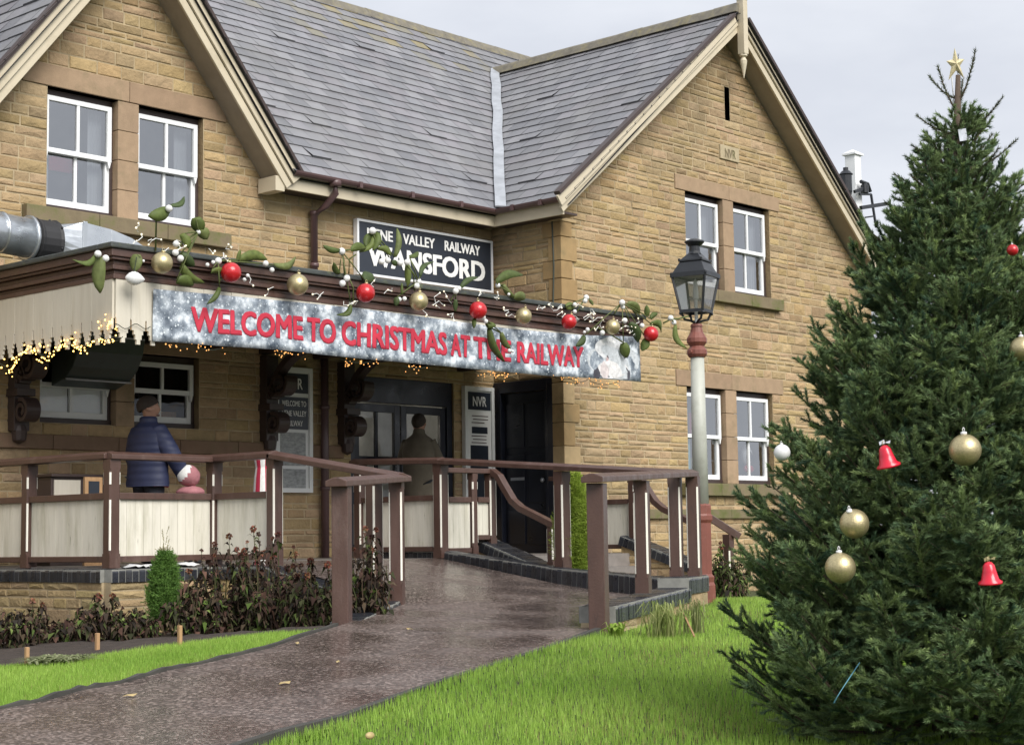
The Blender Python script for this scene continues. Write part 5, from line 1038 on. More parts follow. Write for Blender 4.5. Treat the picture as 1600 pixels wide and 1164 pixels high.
# ------------------------------------------------------------------ people
def skin(name, V, Ed, m, parent, sub=2, smooth=True):
    """V: list of (point, radius); edges; one continuous skinned surface, root = vertex 0"""
    me = bpy.data.meshes.new(name); r0 = root_of(parent).location; me.from_pydata([tuple(Vector(p)-r0) for p, _ in V], Ed, []); o = bpy.data.objects.new(name, me); COL.objects.link(o); o.parent = parent
    md = o.modifiers.new('Skin', 'SKIN'); md.use_smooth_shade = True; md.branch_smoothing = .6
    if not me.skin_vertices: bpy.context.view_layer.update()
    for sv, (_, r) in zip(me.skin_vertices[0].data, V): sv.radius = r if isinstance(r, tuple) else (r, r)
    me.skin_vertices[0].data[0].use_root = True
    s = o.modifiers.new('Sub', 'SUBSURF'); s.levels = s.render_levels = sub; me.materials.append(m); return o
def person(label, base, face, body, h, jacket, coat_len, trousers, hair, arms, hat=None, cat='person', head_k=1.0, hair_len=0, wk=1.0):
    """base: feet point; face/body: horizontal unit facing of head and torso; arms: (elbow, wrist) offsets in body frame for right and left"""
    o = thing('person', label, cat, base); B = Vector(base); k = h/1.75; bf = Vector(body).normalized(); bl_ = Vector((-bf.y, bf.x, 0)); ff = Vector(face).normalized(); fl = Vector((-ff.y, ff.x, 0)); Z = Vector((0, 0, 1))
    P = lambda f, l, z: B+(bf*f+bl_*l+Z*z)*k
    hc = lambda f, l, z: P(0, 0, 1.5)+(ff*f+fl*l+Z*z)*k*head_k
    V = [(P(0, 0, .95), (.13*k, .1*k)), (P(-.01, 0, 1.15), (.13*k, .09*k)), (P(0, 0, 1.32), (.13*k, .09*k)), (P(0, 0, 1.45), .07*k), (hc(.0, 0, .02), .06*k), (hc(.02, 0, .085), (.078*k*head_k, .084*k*head_k)), (hc(.0, 0, .155), (.09*k*head_k, .104*k*head_k)), (hc(-.005, 0, .215), (.075*k*head_k, .085*k*head_k))]
    E_ = [(0, 1), (1, 2), (2, 3), (3, 4), (4, 5), (5, 6), (6, 7)]
    def add(p, r, to): V.append((p, r)); E_.append((to, len(V)-1)); return len(V)-1
    n = add(hc(.105, 0, .115), .016*k, 5)
    for s in (-1, 1): add(hc(-.005, s*.092, .115), .018*k, 5)
    J = [(P(0, 0, 1.0), (.21*k, .165*k)), (P(-.01, 0, 1.18), (.205*k, .16*k)), (P(0, 0, 1.34), (.2*k, .15*k)), (P(0, 0, 1.45), .105*k), (P(.0, 0, 1.51), .075*k)]
    JE = [(0, 1), (1, 2), (2, 3), (3, 4)]
    J.append((P(0, 0, 1.0-coat_len), (.2*k, .165*k))); JE.append((0, 5))
    for s, (el, wr_) in zip((-1, 1), arms):
        sh = P(0, s*.175, 1.385); e_ = P(*el); w_ = P(*wr_)
        a = add(sh, .045*k, 2); b = add(e_, .043*k, a); c = add(w_, .03*k, b); d = (w_-e_).normalized(); pc = w_+d*.06*k; pm = add(pc, .034*k, c)
        side_ = d.cross(bf).normalized() if abs(d.dot(bf)) < .9 else bl_; nn = side_.cross(d)
        for i, ln in enumerate((.075, .085, .08, .065)):
            r0 = pc+d*.035*k+side_*(i-1.5)*.021*k; f1 = add(r0, .0105*k, pm); f2 = add(r0+d*ln*.5*k+nn*.012*k, .0095*k, f1); add(r0+d*ln*.85*k+nn*.035*k, .008*k, f2)
        t1 = add(pc-d*.02*k+side_*.04*k, .012*k, pm); add(pc+d*.03*k+side_*.062*k+nn*.015*k, .0095*k, t1)
        J.append((P(-.01, s*.185, 1.4), .105*k)); i0 = len(J)-1; JE.append((2, i0)); J.append(((sh+e_)/2, .095*k)); JE.append((i0, i0+1)); J.append((e_, .08*k)); JE.append((i0+1, i0+2)); J.append((w_-d*.01, .055*k)); JE.append((i0+2, i0+3))
    T = [(P(0, 0, .98), (.17*k, .13*k))]; TE = []
    for s in (-1, 1):
        a = add(P(0, s*.09, .86), .09*k, 0); b = add(P(.02, s*.1, .5), .06*k, a); c = add(P(-.02, s*.1, .09), .042*k, b); add(P(.14, s*.11, .035), .04*k, c)
        i = len(T); T += [(P(0, s*.1, .82), .11*k), (P(.02, s*.11, .48), .085*k), (P(-.02, s*.11, .07), .075*k)]; TE += [(0, i), (i, i+1), (i+1, i+2)]
    skin('body', V, E_, M['skin'], o); mj = MB(); NS = 28
    prof_ = [(.97-coat_len, .245, .175), (1.0-coat_len, .25, .18), (.98, .235, .168), (1.12, .238, .168), (1.26, .25, .172), (1.36, .235, .158), (1.43, .19, .135), (1.475, .11, .1), (1.5, .088, .09), (1.545, .086, .092), (1.55, .07, .075)]
    zs_ = [prof_[0][0]+(prof_[-1][0]-prof_[0][0])*i/44 for i in range(45)]; vs = []
    for z in zs_:
        wv = 1+(.009*abs(math.sin(z*46)) if z < 1.42 else 0); hw_ = float(np.interp(z, [p[0] for p in prof_], [p[1] for p in prof_]))*wv; hd2 = float(np.interp(z, [p[0] for p in prof_], [p[2] for p in prof_]))*wv
        vs += [P(hd2*math.cos(2*math.pi*i/NS)-.012+.03*max(0, z-1.3), hw_*wk*math.sin(2*math.pi*i/NS), z) for i in range(NS)]
    mj.mesh(vs, [(j*NS+i, j*NS+(i+1) % NS, (j+1)*NS+(i+1) % NS, (j+1)*NS+i) for j in range(44) for i in range(NS)]+[tuple(range(NS))])
    for s, (el, wr_) in zip((-1, 1), arms):
        A0, A1, A2 = P(0, s*.13, 1.39), P(*el), P(*wr_); A1 = A1+(A1-A0)*0; pts = []
        for i in range(25):
            t = i/24; q = A0*(1-t)**2+2*A1*t*(1-t)+A2*t*t; l_ = (A0.lerp(A1, t*2) if t < .5 else A1.lerp(A2, t*2-1)); pts.append(q*.35+l_*.65)
        mj.tube(pts, [k*wk*(.1-.035*i/24)*(1+.02*abs(math.sin(i*1.3))) for i in range(25)], 16)
    mj.build('jacket', M[jacket], o, smooth=True); skin('trousers', T, TE, M[trousers], o)
    mb = MB()
    for s in (-1, 1): mb.ball(P(.14, s*.11, .04)-bf*.05*k, .06*k, 10, 7, sc=(1.5, 1.1, .75))
    mb.build('shoes', M['rubber'], o, smooth=True); mb = MB()
    for s in (-1, 1): mb.ball(hc(.083, s*.034, .125), .012*k, 8, 6)
    mb.build('eyes', M['rubber'], o, smooth=True); mb = MB(); mb.ball(hc(.088, 0, .055), .016*k, 8, 6, sc=(1, 1.4, .45)); mb.build('mouth', M['redbrown'], o, smooth=True)
    if hair:                              # shell of hair over crown and back of the head
        mb = MB(); vs = []; fs = []; NU, NV = 18, 9; c0 = hc(-.008, 0, .14); R_ = .106*k*head_k
        for j in range(NV+1):
            for i in range(NU):
                a = 2*math.pi*i/NU; front = .5+.5*math.cos(a); tmax = math.pi*(.36+.34*(1-front)**.7+hair_len*(1-front)); t = tmax*j/NV; rr = R_*(1+rng.uniform(-.012, .012))*(1-.05*(j/NV)**4)
                vs.append(c0+(ff*math.cos(a)*math.sin(t)*1.06+fl*math.sin(a)*math.sin(t)*.86+Z*math.cos(t)*1.0)*rr)
        for j in range(NV):
            for i in range(NU): fs.append((j*NU+i, j*NU+(i+1) % NU, (j+1)*NU+(i+1) % NU, (j+1)*NU+i))
        mb.mesh(vs, fs); hh = mb.build('hair', M[hair], o, smooth=True)
    return o, P, hc, ff, fl, k
hr = Vector((rt.x, rt.y, 0)).normalized(); hf = Vector((fw.x, fw.y, 0)).normalized()
mp_ = at(232, 760, Y=14.5); hs_ = at(237, 618, Y=14.5)
base = Vector((mp_.x, 14.5, ZP)); hgt = hs_.z-ZP
man, P, hc, ff, fl, k = person('man in navy padded jacket with cropped hair facing right behind the fence', base, hr*1+hf*.1, hr*.6+hf*.75, hgt*.985, 'jacket', .16, 'trousers', 'hair', (((.02, -.34, 1.16), (.2, -.32, .93)), ((.02, .3, 1.14), (.12, .26, .9))), head_k=1.13, wk=1.12)
mb = MB()
mb.lathe([(.085*k, 0), (.088*k, .05*k)], P(0, 0, 1.475), 14); mb.build('collar', M['jacket'], man, smooth=True)
mb = MB(); mb.tube([P(.1, -.19, .815), P(.0, -.225, .83), P(-.1, -.2, .825)], .02*k, 8); mb.build('shirt_hem', M['redcloth'], man, smooth=True)
cb = at(299, 760, Y=14.15); ch_ = at(299, 738, Y=14.15); base = Vector((cb.x, 14.15, ZP))
kid, P, hc, ff, fl, k = person('small child in pink hooded coat with white fleece hat beside the man', base, hf*.8+hr*.5, hf*.9+hr*.3, (ch_.z-ZP)*.98, 'pink', .25, 'pink', None, (((.03, -.3, 1.16), (.14, -.28, 1.0)), ((.03, .3, 1.16), (.14, .28, 1.0))), head_k=1.55)
mb = MB(); c = hc(-.03, -.01, .13); mb.ball(c, .13*k*1.5, 16, 12, sc=(1, 1, 1.05)); mb.ball(P(-.05, 0, 1.4), .23*k, 14, 9, sc=(1.15, 1.35, .5)); mb.v = [tuple(Vector(v)+Vector((rng.uniform(-1, 1), rng.uniform(-1, 1), rng.uniform(-1, 1)))*.006) for v in mb.v]; hc0 = hc(-.03, -.01, .13); mb.mi = 0; mb.build('hood', M['pink'], kid, smooth=True)
mb = MB(); mb.ball(hc0-rt*.02+up*.012-fw*.01, .142*k*1.5, 22, 16, sc=(1.02, 1.02, 1.0)); wd0 = (-rt*.75+up*.62-fw*.45).normalized(); cc0 = hc0-rt*.02+up*.012-fw*.01
mb.m = [1 if (sum((Vector(mb.v[i]) for i in f), Vector())/len(f)-cc0).normalized().dot(wd0) > .42 else 0 for f in mb.f]; mb.build('bobble_hat', [M['pink'], M['furwhite']], kid, smooth=True)
mb = MB(); mb.ball(hc(-.02, 0, .17)-rt*.08-fw*.05+up*.15, .05*k*1.5, 12, 9); mb.build('bobble', M['redbrown'], kid, smooth=True)
wp = at(655, 700, Y=15.62); wh = at(655, 645, Y=15.62); base = Vector((wp.x, 15.62, ZP))
person('person in tan coat with dark hair seen from behind at the glazed doors', base, hf*.9+hr*.3, hf*.95+hr*.2, wh.z-ZP, 'tancoat', .3, 'trousers', 'hair', (((.04, -.25, 1.14), (.22, -.2, 1.0)), ((.05, .25, 1.16), (.3, .15, 1.2))), hair_len=.1, wk=.84)
# red and white striped sack standing behind the fence corner
sb = at(412, 760, Y=13.9); stt = at(412, 718, Y=13.9); o = thing('sack', 'white fabric sack with red stripes standing behind the platform fence post', 'sack', (sb.x, 13.9, ZP))
mb = MB(); n = 24; hS = stt.z-ZP
for i in range(n):
    a0, a1 = 2*math.pi*i/n, 2*math.pi*(i+1)/n; mi = 1 if i % 4 == 0 or i % 8 == 5 else 0; pr = [(.12, 0), (.13, .2), (.115, .6), (.1, .82), (.085, .92), (.1, 1.0)]
    for (r0, z0), (r1, z1) in zip(pr[:-1], pr[1:]): mb.face([(sb.x+r0*math.cos(a0), 13.9+r0*math.sin(a0), ZP+z0*hS), (sb.x+r0*math.cos(a1), 13.9+r0*math.sin(a1), ZP+z0*hS), (sb.x+r1*math.cos(a1), 13.9+r1*math.sin(a1), ZP+z1*hS), (sb.x+r1*math.cos(a0), 13.9+r1*math.sin(a0), ZP+z1*hS)], mi=mi)
mb.build('cloth', [M['furwhite'], M['redcloth']], o, smooth=True)
# low cabinet with a pale panel and a framed picture behind the left fence
c0, c1 = at(80, 740, Y=14.9), at(126, 768, Y=14.9); o = thing('cabinet', 'low dark brown cabinet with cream front panel behind the left fence', 'cabinet', (c0.x, 14.9, ZP))
mb = MB(); mb.box(c0.x, c1.x+.3, 14.9, 15.3, ZP, c0.z-.03); mb.box(c0.x-.02, c1.x+.32, 14.86, 15.32, c0.z-.03, c0.z); mb.build('carcass', M['browndark'], o, bevel=.005); mb = MB(); mb.box(c0.x+.03, c1.x-.01, 14.888, 14.9, ZP+.1, c0.z-.06); mb.build('door', M['cream'], o)
f0, f1 = at(133, 745, Y=14.4), at(160, 770, Y=14.4); o = thing('framed_board', 'small dark framed picture board leaning beside the low cabinet', 'picture board', (f0.x, 14.4, ZP))
mb = MB(); mb.box(f0.x, f1.x, 14.4, 14.43, ZP, f0.z); mb.build('frame', M['wood'], o); mb = MB(); mb.box(f0.x+.04, f1.x-.04, 14.392, 14.4, ZP+.05, f0.z-.04); mb.build('picture', M['sign'], o)
# crumpled white sheeting lying on the coping
for i, (x, lab) in enumerate(((212, 'small flat white plastic sheet on the dark coping, nearest the fence corner post'), (247, 'longest crumpled white plastic sheet lying on the coping behind the little conifer'), (291, 'grey white plastic sheet on the coping by the withered dahlia heads'))):
    p = at(x, 887, Y=13.24); mb = MB(); n = 7; L_ = (.1, .17, .12)[i]; vs = [(p.x+L_*(a/n-.5)*2, p.y+.1*(b/3-.5)*2, -.23+.02*rng.random()+.03*math.sin(math.pi*a/n)*math.sin(math.pi*b/3)) for a in range(n+1) for b in range(4)]
    tag(mb.mesh(vs, [(a*4+b, (a+1)*4+b, (a+1)*4+b+1, a*4+b+1) for a in range(n) for b in range(3)]) or mb.build('plastic_sheet', M['plasticwhite'], smooth=True), lab, 'plastic sheet', 'white sheets lying on the coping')

# ------------------------------------------------------------------ vegetation
def unit(v): return v/np.maximum(np.linalg.norm(v, axis=-1, keepdims=True), 1e-9)
def needles(S0, S1, per_m, length, width, colA, colB, up_bias=.25, spread=(.55, 1.05), shoot_col=None, tipgain=.0):
    """S0, S1: (n,3) shoot ends -> needle triangles round each shoot"""
    d = S1-S0; Ls = np.linalg.norm(d, axis=1); cnt = np.maximum(3, (Ls*per_m).astype(int)); idx = np.repeat(np.arange(len(S0)), cnt); n = len(idx)
    dn = unit(d)[idx]; t = nr.random(n); p = S0[idx]+d[idx]*t[:, None]
    rv = unit(nr.normal(size=(n, 3))+np.array([0, 0, up_bias])); rad = unit(rv-dn*(rv*dn).sum(1, keepdims=True))
    a = nr.uniform(*spread, n)[:, None]; nd = unit(dn*np.cos(a)+rad*np.sin(a)); ln = length*nr.uniform(.7, 1.15, n)[:, None]; w_ = unit(np.cross(nd, nr.normal(size=(n, 3))))*width/2
    P = np.stack([p-w_, p+w_, p+nd*ln], axis=1)
    m = (shoot_col[idx] if shoot_col is not None else nr.random(n))[:, None]; C = (np.array(colA)*(1-m)+np.array(colB)*m)*nr.uniform(.75, 1.25, n)[:, None]*(1+tipgain*t[:, None]**2)
    return P, C
def grow(base_fn, branches, sec_gap, ter_gap, sec_k=.42, ter_len=(.05, .1), droop=.1, up_ter=0):
    """branches: list of polylines (k,3). returns shoot segments and stem polylines"""
    S0, S1, order = [], [], []
    for B in branches:
        seg = np.diff(B, axis=0); L = np.linalg.norm(seg, axis=1); cum = np.concatenate([[0], np.cumsum(L)]); T = cum[-1]
        for i in range(len(seg)): S0.append(B[i]); S1.append(B[i+1]); order.append(0)
        s = T*rng.uniform(.12, .2); side = rng.choice((-1, 1))
        while s < T*.99:
            i = min(len(seg)-1, int(np.searchsorted(cum, s)-1)); p = B[i]+seg[i]*((s-cum[i])/max(L[i], 1e-6)); d = seg[i]/max(L[i], 1e-6); rem = T-s
            h = np.cross(d, [0, 0, 1]); h = h/max(1e-6, np.linalg.norm(h)); v = np.cross(h, d)
            for sd in (side, -side) if rng.random() < .85 else (side,):
                an = R(rng.uniform(38, 62)); roll = rng.uniform(-.55, .45); q = d*math.cos(an)+(h*sd*math.cos(roll)+v*math.sin(roll))*math.sin(an)
                ln = min(.36, sec_k*rem*rng.uniform(.7, 1.15)+.05); e = p+q*ln+np.array([0, 0, -droop*ln*rng.uniform(0, 1)]); m = (p+e)/2+np.array([0, 0, rng.uniform(-.01, .015)])
                S0 += [p, m]; S1 += [m, e]; order += [1, 1]
                u = ln*.3; qq = (e-p)/max(1e-6, np.linalg.norm(e-p)); h2 = np.cross(qq, v); h2 = h2/max(1e-6, np.linalg.norm(h2))
                while u < ln*.92:
                    s2 = rng.choice((-1, 1)); a2 = R(rng.uniform(35, 60)); r2 = rng.uniform(-.7, .7); g = qq*math.cos(a2)+(h2*s2*math.cos(r2)+v*math.sin(r2))*math.sin(a2)+np.array([0, 0, up_ter]); g = g/np.linalg.norm(g); tl = min(rng.uniform(*ter_len), (ln-u)*.9+.03)
                    pp = p+(e-p)*(u/ln); S0.append(pp); S1.append(pp+g*tl); order.append(2); u += ter_gap*rng.uniform(.6, 1.3)
            side = -side; s += sec_gap*rng.uniform(.7, 1.3)
    return np.array(S0), np.array(S1), np.array(order)

# ---- the Christmas tree on the lawn
TD = 8.7; tb = at(1480, 1130, D=TD); tx, ty, tz0 = tb.x, tb.y, float(gz(tb.x, tb.y)); top = at(1497, 118, D=TD)
PROF = [(130, 8), (180, 38), (250, 76), (330, 118), (400, 152), (470, 186), (560, 226), (640, 258), (740, 302), (800, 326), (880, 360), (960, 400), (1050, 395), (1110, 360), (1140, 320)]
zr_ = np.array([at(1480, y, D=TD).z for y, _ in PROF])[::-1]; rr_ = np.array([r*TD/FPX for _, r in PROF])[::-1]
def crown_r(z): return float(np.interp(z, zr_, rr_))
lean = Vector((top.x-tx, top.y-ty, 0)); zt0 = top.z
def axis(z): t = (z-tz0)/(zt0-tz0); return Vector((tx, ty, z))+lean*t
tree = thing('christmas_tree', 'tall dense spruce christmas tree on the lawn hung with gold baubles and red bells', 'christmas tree', (tx, ty, tz0))
br = []; z = tz0+.07
while z < zt0-.24:
    f = (z-tz0)/(zt0-tz0); el = R(0+46*f); n = int(10-4*f) if z < zt0-.75 else (6 if z < zt0-.45 else 4); a0 = rng.uniform(0, 6.28)
    for i in range(n):
        az = a0+2*math.pi*(i+rng.uniform(-.3, .3))/n; e2 = el+rng.uniform(-.16, .16); r = crown_r(z)
        for _ in range(8): r = .5*r+.5*crown_r(min(z+r*(math.tan(e2)+.2), zt0+.1))
        r *= rng.uniform(.82, 1.0)*(rng.uniform(1.02, 1.12) if rng.random() < .15 and f > .3 else 1)*(.9 if f < .12 else 1); pts = []; o = np.array(axis(z+rng.uniform(-.03, .03))); hd_ = np.array([math.cos(az), math.sin(az), 0])
        for k in range(7): t = k/6; pts.append(o+hd_*r*t+np.array([0, 0, r*(math.tan(e2)*t-.22*(1-f)*t*(1-t)*1.6+.24*t**3)]))
        br.append(np.array(pts))
    z += rng.uniform(.052, .082)*(1.0 if f < .75 else 1.5)
bare = []                                # thin open leader shoots
for zz, az, r, e in ((zt0-.12, 2.2, .16, .75), (zt0-.14, -.6, .1, 1.2), (zt0-.3, 2.5, .2, .55), (zt0-.32, -.7, .24, .62), (zt0-.42, 1.0, .2, .5), (zt0-.45, -2.2, .2, .5), (zt0-.5, 2.4, .27, .45), (zt0-.52, -.5, .3, .5), (zt0-.6, .4, .26, .5), (zt0-.62, 3.0, .3, .4), (zt0-.66, -1.4, .26, .5), (zt0-.7, 2.0, .3, .5), (zt0-.36, 3.4, .15, .6), (zt0-.46, .1, .2, .7), (zt0-.48, 3.3, .24, .45), (zt0-.56, 1.7, .22, .6), (zt0-.58, -1.1, .28, .5), (zt0-.66, 3.6, .3, .4), (zt0-.68, .7, .32, .5), (zt0-.74, -.2, .36, .5), (zt0-.76, 2.7, .34, .4), (zt0-.2, .9, .1, 1.1), (zt0-.18, 3.0, .09, 1.2)):
    o = np.array(axis(zz)); hd_ = np.array([math.cos(az-.74), math.sin(az-.74), 0]); bare.append(np.array([o+hd_*r*t+np.array([0, 0, r*(math.tan(e)*t*(.35+.65*t))]) for t in (0, .25, .5, .75, 1)]))
S0, S1, od = grow(None, br, .08, .078, sec_k=.52, ter_len=(.09, .17), droop=-.3, up_ter=.3)
ctr_ = np.array([tx, ty, 0]); out = np.linalg.norm((S0-ctr_)[:, :2], axis=1)/np.maximum(.05, np.interp(S0[:, 2], zr_, rr_))
toward = ((S0-ctr_)[:, :2]*np.array([-fw.x, -fw.y])).sum(1)
keep = (out > .3)|(nr.random(len(S0)) < .35); keep &= (toward > -.25)|(nr.random(len(S0)) < .6); S0, S1, od = S0[keep], S1[keep], od[keep]
sc_ = np.clip(nr.normal(.42, .24, len(S0)), 0, 1)
P1, C1 = needles(S0, S1, 1350, .026, .0042, (.052, .096, .055), (.215, .28, .105), shoot_col=sc_, tipgain=.6, spread=(.28, .85))
print('needles', len(P1), 'shoots', len(S0))
bS0 = np.concatenate([b[:-1] for b in bare]); bS1 = np.concatenate([b[1:] for b in bare]); P2, C2 = needles(bS0, bS1, 1100, .024, .0036, (.04, .065, .035), (.11, .13, .055), spread=(.4, .9))
axs = np.array([axis(zt0-.8+.1*i) for i in range(10)]); P3, C3 = needles(axs[:-1], axs[1:], 400, .018, .003, (.03, .035, .02), (.07, .07, .035), spread=(.3, .7))
tri_mesh('crown', np.concatenate([P1, P2, P3]), np.concatenate([C1, C2, C3]), M['needle'], tree)
mb = MB(); mb.tube([axis(tz0-.05), axis(tz0+1), axis(tz0+2), axis(zt0-.5), axis(zt0)], [.075, .06, .045, .027, .012], 10); mb.build('trunk', M['bark'], tree, smooth=True)
mb = MB()
for b in br: mb.tube([tuple(p) for p in b[::2]], [.012, .009, .006, .003], 4)
for b in bare: mb.tube([tuple(p) for p in b], [.006, .005, .004, .003, .002], 5)
w0 = np.where((od == 1) & (out[keep] > .55))[0]
for i in w0[::2]: mb.tube([tuple(S0[i]), tuple(S1[i])], [.0035, .0025], 3)
mb.build('branches', M['bark'], tree)
def on_tree(px, py, push=.03):
    z = at(px, py, D=TD).z; r = crown_r(z); a = axis(z); rr = ray(px, py); hd = Vector((rr.x, rr.y)).normalized(); ac = Vector((a.x, a.y)); s = ac.dot(hd); lat = (ac-hd*s).length; dep = s-math.sqrt(max(0, (r*.97)**2-lat**2))-push
    return at(px, py, D=dep)
GT = 'baubles on the christmas tree'
for px, py, r, m, lab in ((1508, 703, 25, 'gold', 'largest gold glitter bauble hanging at mid height of the christmas tree'), (1335, 818, 23, 'gold', 'shiny gold bauble on the lower christmas tree, upper one of a close pair'), (1313, 887, 24, 'gold', 'pale gold bauble on the lower christmas tree, just below another one'),
                          (1597, 545, 19, 'gold', 'gold bauble at the right edge of the picture high on the christmas tree'), (1222, 707, 13, 'whiteball', 'white bauble on the left edge of the christmas tree beside the shop window'), (1582, 391, 9, 'redball', 'small red bauble half hidden high on the right of the christmas tree')):
    c = on_tree(px, py, .045); bauble(px, py, r, m, lab, GT, P=c, cap='whiteball', tilt=(-.1 if px != 1335 else -.7, 0, 1))
    mb = MB(); rb_ = r/FPX*c.dot(fw); mb.tube([c+Vector((0, 0, rb_*1.2)), c+Vector((.01, .01, rb_*1.2+.05))], .0025, 4); 
def bell(px, py, lab, tilt):
    c = on_tree(px, py, .04); k = c.dot(fw)/FPX; o = thing('bell', lab, 'bell', c, 'red bells on the christmas tree'); ax = Vector(tilt).normalized()
    mb = MB(); mb.lathe([(19*k, -17*k), (19*k, -14*k), (14*k, -10*k), (11*k, 2*k), (9*k, 12*k), (5*k, 17*k), (.001, 18*k)], c, 20, ax=ax); mb.build('bell_body', M['redplastic'], o, smooth=True)
    mb = MB(); mb.tube([c+ax*17*k+Vector((4*k*math.cos(t), 0, 4*k+4*k*math.sin(t))) for t in [i*.63 for i in range(11)]], .8*k, 5); mb.ball(c-ax*17*k, 4*k); mb.build('loop_and_clapper', M['gold'], o, smooth=True)
    mb = MB(); b = c+ax*20*k; mb.prism([b+rt*-7*k+up*3*k, b+rt*1*k+up*7*k, b+rt*2*k+up*1*k, b+rt*-6*k-up*2*k], fw*-.003); mb.prism([b+rt*2*k+up*2*k, b+rt*11*k+up*6*k, b+rt*10*k+up*1*k], fw*-.003); mb.build('ribbon', M['gold' if px > 1450 else 'tagwhite'], o)
bell(1385, 713, 'glossy red plastic bell tilted on the middle of the christmas tree', -rt*.25+up); bell(1546, 895, 'glossy red plastic bell with gold ribbon low on the right of the christmas tree', -rt*.1+up)
# star
c = at(1493, 101, D=TD); k = c.dot(fw)/FPX; o = thing('tree_star', 'pale gold star on the tip of the christmas tree', 'star', c)
pts = []
for i in range(10): a = math.pi/2+i*math.pi/5+.08; r = (26 if i % 2 == 0 else 10)*k; r *= (1.0 if i in (0,) else .8 if i in (2, 8) else 1.15 if i in (4, 6) else 1); pts.append(c+rt*r*math.cos(a)*.72+up*r*math.sin(a))
f_, b_ = c-fw*.02, c+fw*.02; mb = MB(); n = 10; vs = pts+[f_, b_]; mb.mesh(vs, [(i, (i+1) % n, n) for i in range(n)]+[((i+1) % n, i, n+1) for i in range(n)]); mb.build('star_body', M['star'], o)
mb = MB()
for dx in (-6, 6): mb.tube([c+rt*dx*k-up*20*k, c+rt*dx*.5*k-up*55*k, c+rt*(dx*.4+2)*k-up*90*k], .003, 5)
mb.build('fixing_wire', M['wirewhite'], o)
c = at(1505, 211, D=TD-.12); o = thing('paper_tag', 'small white printed tag tied near the top of the christmas tree', 'tag', c); mb = MB(); mb.prism([c-rt*5*k-up*10*k, c+rt*7*k-up*8*k, c+rt*4*k+up*10*k, c-rt*8*k+up*8*k], fw*.002); mb.build('card', M['tagwhite'], o)
g0 = on_ground(1305, 1104); pts = [g0+Vector((.06*math.cos(t)*(1+.2*math.sin(3*t)), .09*math.sin(t), .02+.012*math.sin(2*t))) for t in [i*.5 for i in range(26)]]+[at(1302, 1098, D=7.62), at(1325, 1062, D=7.66), at(1343, 1035, D=7.8)]
mb = MB(); mb.tube(pts, .0025, 5); tag(mb.build('cord', M['cord'], smooth=True), 'loose loop of bright blue cord at the foot of the christmas tree', 'cord')

# ---- small conifers
def small_conifer(name, label, base, h, w, cA, cB, tip=0, seed=1):
    o = thing(name, label, 'conifer', base); B = np.array(base); brs = []; z = .02
    while z < h*.97:
        f = z/h; r = w/2*min(1, .6+f*2.2)*(1-f)**.75+.008
        for i in range(7):
            az = rng.uniform(0, 6.28); q = np.array([math.cos(az), math.sin(az), 0]); rr = r*rng.uniform(.5, 1.3); s = B+np.array([0, 0, z]); brs.append(np.array([s, s+q*rr*.6+np.array([0, 0, rr*.7]), s+q*rr+np.array([0, 0, rr*1.9])]))
        z += h*.028
    if tip:
        pass
    A0, A1, _ = grow(None, brs, .035, .04, sec_k=.5, ter_len=(.03, .06), droop=-.3)
    if tip:
        e0 = [B+np.array([rng.uniform(-.012, .012), rng.uniform(-.012, .012), h*.9+tip*.1*i]) for i in range(9)]; e1 = [p+np.array([rng.uniform(-.035, .035), rng.uniform(-.035, .035), tip*.28]) for p in e0]; A0 = np.concatenate([A0, e0]); A1 = np.concatenate([A1, e1])
    P_, C_ = needles(A0, A1, 420, .014, .0045, cA, cB, spread=(.3, .8), shoot_col=np.clip(nr.normal(.5, .25, len(A0)), 0, 1))
    if tip: m = P_[:, 0, 2] > B[2]+h*1.03; C_[m] = np.array((.3, .27, .13))*nr.uniform(.8, 1.2, (m.sum(), 1))
    tri_mesh('crown', P_, C_, M['needle'], o); mb = MB(); mb.tube([tuple(B-np.array([0, 0, .05])), tuple(B+np.array([0, 0, h]))], [.02, .005], 6); mb.build('trunk', M['bark'], o)
    return o
g = on_ground(257, 992); k = g.dot(fw)/FPX
small_conifer('small_conifer', 'slim young green conifer with straw coloured tip growing in the flower bed', (g.x, g.y, g.z), 128*k, 46*k, (.08, .17, .035), (.17, .3, .065), tip=50*k)
g = at(901, 900, D=17.8); k = g.dot(fw)/FPX
small_conifer('small_conifer', 'bushy yellow green conifer growing behind the ramp handrail', (g.x, g.y, g.z-.1), 172*k, 66*k, (.2, .3, .03), (.44, .55, .1))

